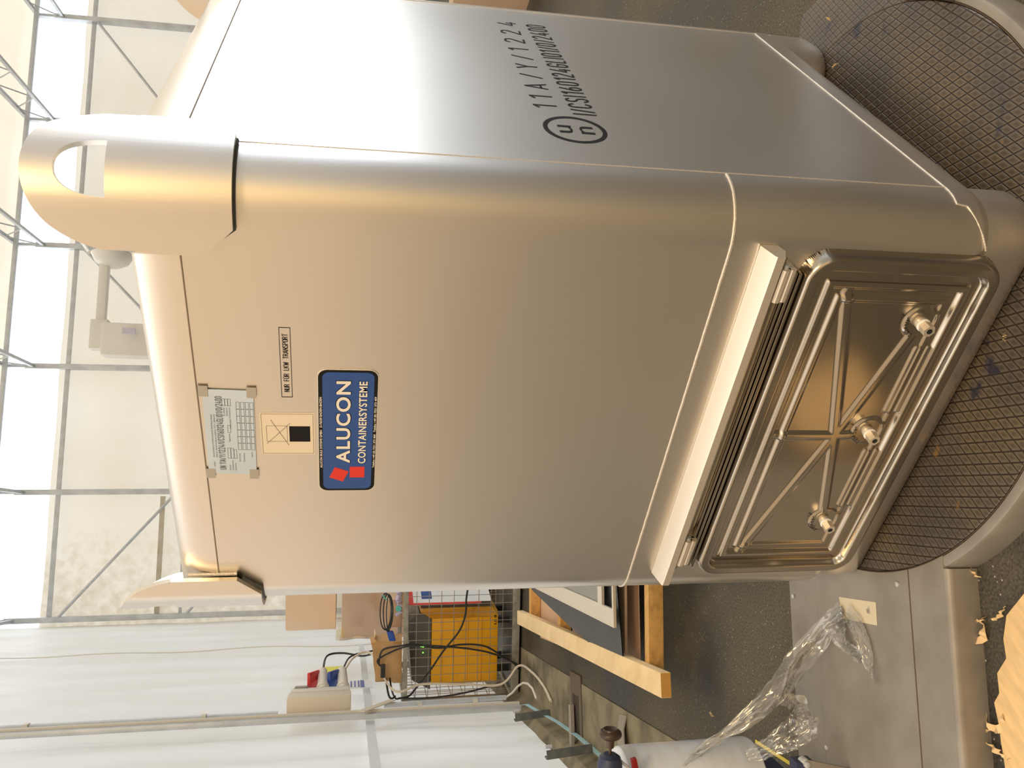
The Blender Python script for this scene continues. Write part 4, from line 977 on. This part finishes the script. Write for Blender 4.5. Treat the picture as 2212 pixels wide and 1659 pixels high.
# ------------------------------------------------------------------ loose bits on the floor
def build_litter():
    poly = [(-.731, -.318), (-.775, -.342), (-.80, -.372), (-.845, -.376), (-.872, -.405), (-.90, -.409), (-.925, -.447), (-.945, -.469), (-.978, -.511), (-1.02, -.60), (-.95, -.75), (-.62, -.48), (-.66, -.32)]
    o = obj('plywood_sheet', B().prism(poly, FZ+.001, FZ+.013), mat('pale_birch_ply', (.74, .52, .26), .65, noise_=(60, 4, (.62, .42, .20), .35, .7), stretch=(1, .25, 1))); tag(o, 'broken sheet of pale plywood on the floor in the lower corner', 'plywood')
    rn = random.Random(5)
    def shaving(x, y, l, ang, curl, lab, z=FZ):
        pts = []; n = 14; p = Vector((x, y, z+.006)); a = ang
        for k in range(n+1):
            pts.append(p.copy()); a += curl/n; p = p+Vector((math.cos(a), math.sin(a), 0))*l/n
            p.z = z+.005+.010*abs(math.sin(k*.8+x*40))
        rows = []
        for k, p in enumerate(pts):
            w = l*.075*(math.sin(PI*(k+.8)/(n+1.6)))
            q = Vector((pts[min(k+1, n)]-pts[max(k-1, 0)])).normalized(); s = Vector((-q.y, q.x, .7*math.sin(k*.9))).normalized()
            rows.append([p-s*w, p+s*w, p+s*w+Vector((0, 0, .0012)), p-s*w+Vector((0, 0, .0012))])
        for r in rows:
            for i, v in enumerate(r): r[i] = Vector((v.x, v.y, max(v.z, z+.0005)))
        o = obj('wood_shaving', B().loft(rows, cap=True), M_SHAVE); tag(o, lab, 'wood shaving', 'wood shavings')
    shaving(-.735, -.160, .060, -2.0, .9, 'pale pointed wood shaving nearest to the turntable edge')
    shaving(-.842, -.262, .105, -2.6, 4.4, 'ring-shaped wood shaving beside the steel arm')
    shaving(-.812, -.268, .03, -1.2, 1.5, 'small wood scrap just right of the ring-shaped shaving')
    shaving(-.724, -.300, .055, -2.6, -1.2, 'wood shaving curled at the corner of the plywood')
    shaving(-.976, -.392, .06, -2.2, 2.0, 'crinkled shaving against the steel arm far from the turntable')
    shaving(-.945, -.405, .11, -2.4, 3.9, 'looped shaving touching the torn plywood edge')
    shaving(-.985, -.445, .075, -1.3, .5, 'thin straight shaving below the looped one')
    shaving(-2.205, .385, .035, -1.6, .8, 'single tiny wood chip on the dark floor between beam and film')
    for x, y, l, a, lab, z in ((.055, 1.09, .022, 1.2, 'yellow wood chip on the rear ramp of the turntable', -.042), (-.011, .92, .024, 2.2, 'thin splinter on the tread plate behind the container foot', -.010), (-.252, -.03, .018, .4, 'tiny yellow chip on the tread plate in front of the hatch', -.010)):
        shaving(x, y, l, a, .4, lab, z)
    # felt strips near the wall
    def strip(name, pts, w, h, m, lab, cat, up=(0, 0, 1)):
        rows = []
        P = [Vector(p) for p in pts]
        for k, p in enumerate(P):
            t = (P[min(k+1, len(P)-1)]-P[max(k-1, 0)]).normalized(); s = t.cross(Vector(up)).normalized(); u = s.cross(t)
            rows.append([p-s*w/2, p+s*w/2, p+s*w/2+u*h, p-s*w/2+u*h])
        o = obj(name, B().loft(rows, cap=True), m, smooth=0); tag(o, lab, cat)
    strip('felt_strip', [(-3.16, .955, FZ+.001), (-3.20, .90, FZ+.02), (-3.22, .83, FZ+.03), (-3.27, .76, FZ+.02), (-3.34, .68, FZ+.001)], .11, .006, M_FELT, 'curling strip of grey felt on the floor behind the film roll', 'felt strip')
    strip('timber_lath', [(-3.93, 1.50, FZ+.02), (-4.06, 1.30, FZ+.03), (-4.16, 1.12, FZ+.02)], .05, .02, M_FELT, 'grey weathered lath lying over the drain grate', 'lath')
    strip('wall_strap', [hall(.08, 9.45, .08), hall(.12, 9.62, .03), hall(.12, 9.9, -.0), hall(.13, 10.3, -.03), hall(.13, 10.7, -.05), hall(.12, 11.2, -.06)], .03, .002, M_STRAPBLUE, 'pale blue strap running along the foundation behind the brackets', 'strap', up=tuple(HB))
    # drain
    c = Vector((-3.90, 1.475, FZ)); X = nrm((-.66, -.75, 0)); Y = Vector((X.y, -X.x, 0))
    root = thing('drain_grate', c, 'dark cast iron drain grate with slots beside the white wall', 'drain grate')
    M3 = Matrix((X, Y, Vector((0, 0, 1)))).transposed()
    obj('frame', B().box(c+Vector((0, 0, .006)), (.36, .24, .010), M3, .002), M_DRAIN, root, loc=c)
    for k in range(5):
        obj('slot', B().box(c+X*.05+Y*(-.06+.03*k)+Vector((0, 0, .0115)), (.22, .010, .002), M3), M_DARKHOLE, root, loc=c)

# ------------------------------------------------------------------ timber crate base left of the container
def build_timber():
    def beam(name, p, q, w, h, m, lab, group='timber beams of the crate base'):
        p, q = Vector(p), Vector(q)
        o = obj(name, addbar(B(), p, q, w, h, bev=.002), m, loc=p, smooth=25); tag(o, lab, 'beam', group)
        return o
    zt = .12
    d = nrm((-4.17+2.105, 2.315-.425, 0)); s = Vector((d.y, -d.x, 0))
    a = Vector((-2.135, .455, zt-.021)); e = a+d*2.80
    o = beam('timber_beam', a, e, .090, .040, M_WOOD, 'long pale pine beam lying on top with its end towards the film')
    eb = B(); addbar(eb, a-d*.0015, a, .086, .038); obj('cut_end', eb, M_ENDGRAIN, o, loc=a)
    # cross beams underneath
    n1 = nrm((-2.34+2.106, .679-.888, 0))
    c0 = Vector((-2.325, .645, .046)); beam('timber_beam', c0, c0-n1*1.1, .050, .062, M_WOOD2, 'yellow cross beam nearest to the container, under the long beam')
    p1 = Vector((-4.03, 2.19, .045)); beam('timber_beam', p1, p1-n1*1.1, .06, .064, M_WOOD2, 'yellow cross beam at the far end of the crate base')
    p2 = Vector((-3.42, 1.66, .045)); beam('timber_beam', p2, p2-n1*1.1, .06, .064, M_WOOD2, 'short visible yellow cross beam between the cardboard panels')
    for q, lab in ((c0-n1*.8, 'dark bearer block under the near cross beam'), (p1-n1*.5, 'dark bearer block under the far cross beam')):
         o = obj('bearer_block', B().box((q.x, q.y, (FZ+.006)/2), (.12, .05, .005-FZ), basis(d, (0, 0, 1)), .004), M_DARKSTEEL, smooth=25); tag(o, lab, 'block', 'bearer blocks')
    # cardboard lining and black sheet
    def quadslab(name, pts, z0, z1, m, lab, cat):
        o = obj(name, B().prism(pts, z0, z1), m, smooth=0); tag(o, lab, cat); return o
    quadslab('cardboard_sheet', [(-4.10, 2.10), (-3.55, 1.62), (-2.95, 2.25), (-3.4, 2.8)], .006, .011, M_CARD, 'flat cardboard sheet at the far end of the crate base', 'cardboard')
    quadslab('cardboard_sheet', [(-3.40, 1.60), (-2.55, .82), (-1.85, 1.5), (-2.8, 2.35)], .006, .011, M_CARD, 'flat cardboard sheet under the black plastic sheet', 'cardboard')
    # upright lining boards along the near cross beam
    q = nrm(-n1); base = Vector((-2.42, .725, 0))
    o = obj('steel_strip', addbar(B(), Vector((-2.37, .70, .04)), Vector((-2.37, .70, .04))+q*1.1, .030, .010, bev=.001), M_STEEL); tag(o, 'shiny steel strip beside the yellow cross beam', 'strip')
    o = obj('cardboard_edge', addbar(B(), Vector((-2.58, .86, .075)), Vector((-2.58, .86, .075))+q*1.1, .12, .012, bev=.001), M_PALECARD); tag(o, 'narrow cardboard flap between black sheet and steel strip', 'cardboard')
    # black sheet slightly curled
    P = [[(-3.66, 2.14), (-3.00, 2.75)], [(-3.33, 1.76), (-2.7, 2.4)], [(-2.98, 1.33), (-2.4, 2.0)], [(-2.76, 1.06), (-2.15, 1.8)], [(-2.45, .785), (-1.9, 1.35)]]
    rows = []
    for k, (A, C_) in enumerate(P):
        rows.append([Vector((A[0]+(C_[0]-A[0])*j/8, A[1]+(C_[1]-A[1])*j/8, .125+.012*math.sin(k*1.4+j*.5))) for j in range(9)])
    b = B(); b.loft(rows, close=False); lo = [[v-Vector((0, 0, .006)) for v in r] for r in rows]; b.loft(lo, close=False)
    o = obj('black_plastic_sheet', b, M_BLACKSHEET, smooth=60); tag(o, 'dark grey plastic sheet between the beams under the aluminium frame', 'plastic sheet')
    # aluminium frame panel on top
    X = nrm((-3.349+2.334, 1.882-.861, 0)); Y = Vector((X.y, -X.x, 0)); O = Vector((-2.334, .861, .150))
    def ap(u, v): q = O+X*u+Y*v; return (q.x, q.y)
    root = thing('aluminium_frame', O, 'light aluminium frame panel with rectangular cut-outs lying on the dark sheet', 'metal frame')
    z0, z1 = .150, .162
    def ab(u0, u1, v0, v1): return B().prism([ap(u0, v0), ap(u1, v0), ap(u1, v1), ap(u0, v1)], z0, z1)
    for r in ((0, 1.6, 0, .075), (0, .020, .075, .70), (.17, .235, .075, .70), (.02, .17, .20, .235), (.02, .17, .36, .395), (.235, 1.6, .50, .56)):
        obj('rail', ab(*r), M_ALU_CAST, root, smooth=0, loc=O)
    obj('infill_panel', B().prism([ap(.24, .077), ap(1.6, .077), ap(1.6, .50), ap(.24, .50)], .150, .153), mat('grey_panel', (.30, .30, .29), .5), root, smooth=0, loc=O)

# ------------------------------------------------------------------ mesh cage and its contents
CA = Vector((-5.368, 2.479, 0)); CE = nrm((-4.686+5.368, 2.968-2.479, 0)); CN = Vector((-CE.y, CE.x, 0))   # CN points away from the camera
def cg(s, d, z): return CA+CE*s+CN*d+Vector((0, 0, z))
def build_cage():
    L = cg(.45, .4, -.06)
    root = thing('wire_mesh_cage', L, 'grey wire mesh pallet cage holding the yellow machine', 'mesh cage')
    W, D, z0, z1 = 1.15, .80, -.02, .84
    for s, d, nm in ((0, 0, 'a'), (W, 0, 'b'), (0, D, 'c'), (W, D, 'd')):
        b = B(); addbar(b, cg(s, d, FZ), cg(s, d, z1+.01), .045, .045, up=CE, bev=.004); obj('corner_post', b, M_CAGE, root, loc=L)
    for z, h in ((z0-.01, .055), (z1-.015, .035)):
        for p, q in ((cg(0, 0, z), cg(W, 0, z)), (cg(0, D, z), cg(W, D, z)), (cg(0, 0, z), cg(0, D, z)), (cg(W, 0, z), cg(W, D, z))):
            obj('frame_rail', addbar(B(), p, q, .03, h, bev=.003), M_CAGE, root, loc=L)
    b = B(); b.prism([tuple(cg(*k, 0))[:2] for k in ((.02, .02), (W-.02, .02), (W-.02, D-.02), (.02, D-.02))], -.035, -.02); obj('cage_floor', b, M_DARKSTEEL, root, smooth=0, loc=L)
    def panel(P, n_s, n_z, ln):
        b = B()
        for k in range(1, n_s): b.tube([P(k/n_s*ln, z0), P(k/n_s*ln, z1-.02)], .0025, 5)
        for k in range(1, n_z): z = z0+(z1-z0)*k/n_z; b.tube([P(0, z), P(ln, z)], .0028, 5)
        return b
    obj('mesh_panel', panel(lambda s, z: cg(s, 0, z), 17, 9, W), M_MESH, root, loc=L)
    obj('mesh_panel', panel(lambda s, z: cg(0, s, z), 12, 9, D), M_MESH, root, loc=L)
    obj('mesh_panel', panel(lambda s, z: cg(s, D, z), 17, 9, W), M_MESH, root, loc=L)
    # yellow machine: front face slightly turned like the cage
    def yg(s, d, z): return cg(s-.06, d, z)
    LM = yg(.45, .3, 0)
    m = thing('yellow_power_unit', LM, 'yellow power unit with dark grey top standing in the mesh cage', 'machine')
    X = CE; MM = basis(X, (0, 0, 1))
    b = B(); prof = [(.13, 0.08), (.60, .08), (.655, .10), (.655, .62), (.16, .62)]
    def yb(s0, s1, d0, d1, za, zb, bev=.006): q = yg((s0+s1)/2, (d0+d1)/2, (za+zb)/2); return B().box(q, (s1-s0, d1-d0, zb-za), MM, bev)
    b = B(); side = [(.14, .10), (.14, .615), (.64, .66), (.70, .60), (.70, .14), (.66, .10)]
    obj('yellow_body', yb(.14, .66, .12, .62, .09, .615, .01), M_YELLOW, m, loc=LM, smooth=25)
    # upper sloped flank in the paler yellow facing the container
    b = B(); r0 = [yg(.66, .12, .09), yg(.66, .12, .615), yg(.70, .16, .70), yg(.735, .16, .66), yg(.735, .16, .14), yg(.70, .16, .09)]
    r1 = [p+CN*.45 for p in r0]; b.loft([r0, r1], cap=True); obj('side_panel', b, mat('dull_yellow', (.70, .36, .03), .5), m, loc=LM, smooth=20)
    b = B(); r0 = [yg(.10, .125, .62), yg(.66, .125, .62), yg(.70, .16, .71), yg(.62, .18, .80), yg(.16, .18, .76)]
    b.loft([r0, [p+CN*.45 for p in r0]], cap=True); obj('dark_top', b, M_DARKGREY, m, loc=LM, smooth=20)
    b = B(); r0 = [yg(.735, .15, .14), yg(.735, .15, .70), yg(.775, .17, .70), yg(.775, .17, .14)]
    b.loft([r0, [p+CN*.45 for p in r0]], cap=True); obj('vent_panel', b, M_DARKGREY, m, loc=LM, smooth=20)
    for z in (.64, .665, .69): pass
    for s, z in ((.44, .68), (.445, .695), (.395, .68)):
        obj('indicator_light', B().box(yg(s, .122, z), (.008, .006, .010), MM), M_LED, m, smooth=0, loc=LM)
    t = text_b('LS 8', tuple(yg(.60, .117, .105)-CE*.0), -Vector(CE)*0+CE, Vector((0, 0, 1)), .018, .075, .02, .002)
    obj('model_number', t, M_BLACK_INK, m, smooth=0, loc=LM, recalc=False)
    for z in (.22, .33, .44, .53):
        obj('panel_joint', addbar(B(), yg(.145, .1185, z), yg(.655, .1185, z), .002, .0025), mat('yellow_joint', (.55, .22, .003), .5), m, smooth=0, loc=LM)
    for p, lab in (((.2, .25), 0), ((.6, .25), 0), ((.2, .55), 0), ((.6, .55), 0)):
        obj('machine_foot', B().box(yg(p[0], p[1], .035), (.05, .05, .115), MM, .004), M_BLACK, m, loc=LM)
    # white and red board leaning at the machine
    p0 = yg(.80, .05, .24); R_ = thing('leaning_board', yg(.80, .3, -.02), 'white board with red border and blue patch leaning beside the yellow machine', 'board')
    LB = yg(.80, .3, -.02)
    def bd(a, z, d=0): return yg(.79+.10*(a)+d, .04+.30*a, z)
    def bslab(a0, a1, z0_, z1_, d0, d1, sh=.0):
        b = B(); q = [bd(a0, z0_, d0), bd(a1, z0_, d0), bd(a1, z1_, d0), bd(a0, z1_, d0)]; r = [p+CE*(d1-d0) for p in q]; return b.loft([q, r], cap=True)
    obj('red_panel', bslab(0, 1, .24, .80, .004, .010), M_RED, R_, smooth=0, loc=LB)
    obj('white_panel', bslab(.05, .95, .16, .765, .010, .013), M_WSTICK, R_, smooth=0, loc=LB)
    obj('blue_patch', bslab(.2, .75, .62, .70, .013, .0145), M_BLUE, R_, smooth=0, loc=LB)
    # paper bag on the cage
    LP = cg(.30, .12, .845)
    bag = thing('paper_bag', LP, 'crumpled brown paper bag on the cage top with a hanging cable loop', 'paper bag')
    rows = []
    for k in range(8):
        z = .848+.215*k/7; r = []
        for j in range(28):
            a = 2*PI*j/28; cs, sn = math.cos(a), math.sin(a)
            ex = (abs(cs)**.5)*(1 if cs > 0 else -1)*.175*(1-.05*k/7); ey = (abs(sn)**.5)*(1 if sn > 0 else -1)*.09
            n_ = .014*noise.noise(Vector((cs*3, sn*3, z*14)))
            r.append(cg(.305+ex+n_, .12+ey+n_*2, z+(.03*cs*k/7)+.012*noise.noise(Vector((cs*2, sn*2, 5)))*k/7))
        rows.append(r)
    b = B(); b.loft(rows); b.add(rows[0], [list(range(28))]); obj('bag_side', b, M_PAPER, bag, smooth=50, loc=LP)
    fl = [[cg(.44+.0*i, .04+.16*j/5, 1.00+.035*math.sin(i*.9)+.012*i) + CE*(.025*i) for j in range(6)] for i in range(4)]
    b = B(); b.loft(fl, close=False); obj('open_flap', b, M_PAPERIN, bag, smooth=60, loc=LP)
    # second (rear) wooden box behind the bag
    o = obj('carton', B().box(cg(.62, .35, .90), (.22, .25, .11), MM, .004), M_CARD, smooth=25); tag(o, 'small brown carton on the cage top behind the cable coil', 'carton')
    # cable coil with blue plug
    LC = cg(.70, .06, .9)
    coil = thing('cable_coil', LC, 'coiled black cable with blue plug on the cage top next to the container', 'cable')
    for k in range(5):
        pts = []
        for j in range(25):
            a = 2*PI*j/24; w = .018+.006*k
            pts.append(cg(.70+.14*math.cos(a), -.02+.01*k+.01*math.sin(a*2), .955+(w+.012*(k % 2))*math.sin(a)+.006*k))
        obj('cable_loop', B().tube(pts, .0045, 6, cap=False), M_BLACK, coil, loc=LC)
    obj('blue_plug', B().box(cg(.52, -.01, .935), (.075, .045, .05), basis(nrm(CE+Vector((0, 0, .3))), (0, 0, 1)), .008), M_BLUEPL, coil, loc=LC)
    obj('cable_tie', B().box(cg(.815, -.01, .99), (.05, .012, .012), basis(nrm(CE+Vector((0, 0, .8))), (0, 0, 1)), .002), M_TEAL, coil, loc=LC)
    pts = [cg(.86-.012*k, -.015+.012*math.sin(k*1.3), .882+.014*math.cos(k*1.7)) for k in range(16)]
    o = obj('twine_bundle', B().tube(pts, [.016+.006*math.sin(k*2.1) for k in range(16)], 8), M_PURPLE); tag(o, 'bundle of lilac twine on the cage rim beside the cable coil', 'twine')
    o = obj('tape_roll', B().lathe([(.010, -.012), (.022, -.012), (.022, .012), (.010, .012)], Matrix.Translation(cg(.735, -.035, .885)) @ basis(CE, -CN).to_4x4(), 18), M_TEAL); tag(o, 'small teal roll of tape in front of the lilac twine', 'tape roll')
    # black cables
    def cable(name, pts, r, lab, m=M_BLACK):
        P = [Vector(p) for p in pts]; out = []
        for i in range(len(P)-1):
            p0 = P[max(i-1, 0)]; p1 = P[i]; p2 = P[i+1]; p3 = P[min(i+2, len(P)-1)]
            for k in range(8):
                u = k/8; out.append(.5*((2*p1)+(p2-p0)*u+(2*p0-5*p1+4*p2-p3)*u*u+(3*p1-p0-3*p2+p3)*u**3))
        out.append(P[-1]); o = obj(name, B().tube(out, r, 6), m); tag(o, lab, 'cable')
    F_ = -.035
    cable('black_cable', [cg(.315, F_-.03, 1.00), cg(.33, F_-.03, 1.025), cg(.42, F_, 1.0), cg(.445, F_, .9), cg(.455, F_, .75), cg(.42, F_, .58), cg(.44, F_, .40), cg(.42, F_, .22), cg(.33, F_, .07), cg(.27, F_, -.02), cg(.20, F_+.03, FZ+.01)], .007, 'black cable drooping from the paper bag down over the cage mesh')
    cable('black_cable', [cg(.30, F_-.03, 1.00), cg(.36, F_-.02, 1.03), cg(.44, F_-.012, .85), cg(.448, F_-.012, .70), cg(.43, F_-.01, .5), cg(.40, F_-.01, .30), cg(.36, F_-.01, .15), cg(.29, F_-.01, .0), cg(.25, F_-.01, -.06)], .007, 'second black cable twisted with the drooping one on the cage mesh')
    cable('black_cable', [cg(1.10, F_-.01, .34), cg(.95, F_-.01, .35), cg(.80, F_-.01, .37), cg(.68, F_-.012, .375), cg(.55, F_-.012, .42), cg(.40, F_-.014, .54), cg(.25, F_-.01, .64), cg(.13, F_-.02, .74), cg(.08, F_-.05, .80), cg(.07, F_-.06, .88)], .0075, 'black cable crossing the cage mesh diagonally towards the socket box')
    o = obj('plug_connector', B().box(cg(.275, F_-.032, .995), (.10, .03, .035), basis(CE, (0, 0, 1)), .006), M_BLACK); tag(o, 'black plug lying against the paper bag', 'plug')
    # cables between socket box and cage foot
    cable('black_cable', [hs(.29, 8.46, 1.44), hs(.36, 8.12, 1.42), hs(.37, 8.05, 1.30), hs(.35, 8.12, 1.15), hs(.36, 8.3, 1.0), cg(.10, -.10, .95), cg(.09, -.10, .90)], .008, 'black cable looping from the red plug to the cage corner')
    cable('black_cable', [hs(.30, 8.46, 1.29), hs(.36, 8.25, 1.24), hs(.38, 8.15, 1.12), hs(.37, 8.2, .97), cg(.12, -.13, .92), cg(.08, -.12, .84), cg(.07, -.11, .6), cg(.09, -.09, .35), cg(.14, -.07, .1)], .007, 'black cable from the blue plug down to the cage')
    cable('grey_hose', [hs(.29, 8.46, 1.28), hs(.37, 8.3, 1.2), hs(.38, 8.28, 1.07), cg(.16, -.16, .92), cg(.18, -.12, .70), cg(.16, -.11, .40), cg(.15, -.12, .10), hall(.30, 9.05, -.03), hall(.30, 9.40, -.06), hall(.26, 9.75, -.066), hall(.20, 10.0, -.06)], .009, 'beige hose running from the blue plug past the cage to the brackets', M_BEIGEPL)

def build_socket():
    L = hs(.20, 8.55, 1.22)
    root = thing('socket_box', L, 'beige wall socket box with red and blue plugs on the grey post', 'socket box')
    MB = basis(HB, (0, 0, 1))
    obj('housing', B().box(hs(.165, 9.02, 1.445), (.11, .20, .43), MB, .012), M_BEIGEPL, root, loc=L)
    obj('housing_lid', B().box(hs(.17, 8.84, 1.445), (.11, .15, .41), MB, .012), M_GREYPL, root, loc=L)
    obj('inspection_window', B().box(hs(.19, 8.74, 1.58), (.08, .10, .10), MB, .006), mat('smoky_window', (.16, .17, .16), .2), root, loc=L)
    for z, m in ((1.43, M_REDPL), (1.285, M_BLUEPL)):
        p = hs(.19, 8.76, z); q = hs(.29, 8.46, z+.012)
        soc = obj('socket', B().tube([p, p.lerp(q, .5), q], [.042, .038, .034], 16), M_GREYPL, root, loc=L)
        obj('plug_collar', B().tube([p.lerp(q, .1), p.lerp(q, .22)], .047, 16), M_GREYPL, soc, loc=L)
        obj('hinged_cap', B().box(hs(.25, 8.58, z+.075), (.12, .16, .022), basis(HB, nrm(Vector((0, 0, 1))+HA*.45)), .006), m, soc, loc=L)
    o = obj('warning_sticker', B().box(hall(.13, 7.62, 1.375), (.004, .50, .18), MB), M_YSTICK, smooth=0); tag(o, 'bright yellow sticker on the white wall behind the plugs', 'sticker')
    o = obj('info_sticker', B().box(hall(.10, 8.25, 1.15), (.004, .40, .19), MB), M_WSTICK, smooth=0); tag(o, 'white sticker with blue printed lines below the plugs on the white wall', 'sticker')
    for k in range(4):
        obj('printed_line', B().box(hall(.1035, 8.25, 1.225-.030*k), (.002, .30+.05*(k == 3), .012+.02*(k == 3)), MB), M_BLUEPL, o, smooth=0)

def build_stack():
    # wrapped package with drum on it, behind the cage
    def at(x, y, z): return Vector((x, y, z))
    R = Vector((.794, .607, 0)); F = Vector((-.607, .794, 0))
    c = Vector((-6.15, 4.35, 0)); L = Vector((c.x, c.y, FZ))
    root = thing('wrapped_package', L, 'brown package wrapped in clear film standing behind the mesh cage', 'package')
    obj('pallet_base', B().box(c+Vector((0, 0, .03)), (1.0, .8, .20), basis(R, (0, 0, 1)), .01), M_WOOD2, root, loc=L)
    obj('carton_body', B().box(c+Vector((0, 0, .73)), (.96, .76, 1.18), basis(R, (0, 0, 1)), .02), M_PALECARD, root, loc=L)
    rows = []
    for k in range(22):
        z = .10+1.27*k/21; r = []
        for j in range(60):
            a = 2*PI*j/60; cs, sn = math.cos(a), math.sin(a)
            m_ = max(abs(cs), abs(sn)); x = cs/m_*.495; y = sn/m_*.395
            q = 1+.025*noise.noise(Vector((cs*4, sn*4, z*9)))+.012*noise.noise(Vector((cs*14, sn*14, z*22)))
            r.append(c+R*x*q+F*y*q+Vector((0, 0, z)))
        rows.append(r)
    b = B(); b.loft(rows); obj('film_wrap', b, M_FILM, root, smooth=50, loc=L, recalc=False)
    c2 = Vector((-6.62, 4.78, 0)); L = Vector((c2.x, c2.y, 1.37))
    c2 = c+R*(-.11)+F*.02; L = Vector((c2.x, c2.y, 1.36))
    pr = []
    for k in range(64):
        a = 2*PI*k/64; cs, sn = math.cos(a), math.sin(a)
        q = c2+R*(.36*abs(cs)**.7*(1 if cs > 0 else -1))+F*(.33*abs(sn)**.7*(1 if sn > 0 else -1)); pr.append((q.x, q.y))
    b = B().prism(pr, 1.375, 1.835)
    o = obj('cardboard_drum', b, M_PALECARD, smooth=40, loc=L); tag(o, 'plain light brown cardboard drum with rounded corners on top of the wrapped package', 'drum')
    # box pallet behind to the left with shelf bracket
    o = obj('grey_crate', B().box((-1.05+.35, 5.55+.6, .22), (.9, .9, .60), basis(HB, (0, 0, 1)), .01), M_CARD, smooth=25); tag(o, 'brown carton just visible beyond the far edge of the container', 'carton')

build_setting()
build_frame()
build_jib()
build_turntable()
build_container()
build_wrapper()
build_litter()
build_timber()
build_cage()
build_socket()
build_stack()
for m in (M_FILM, M_PANE):
    m.use_backface_culling = False
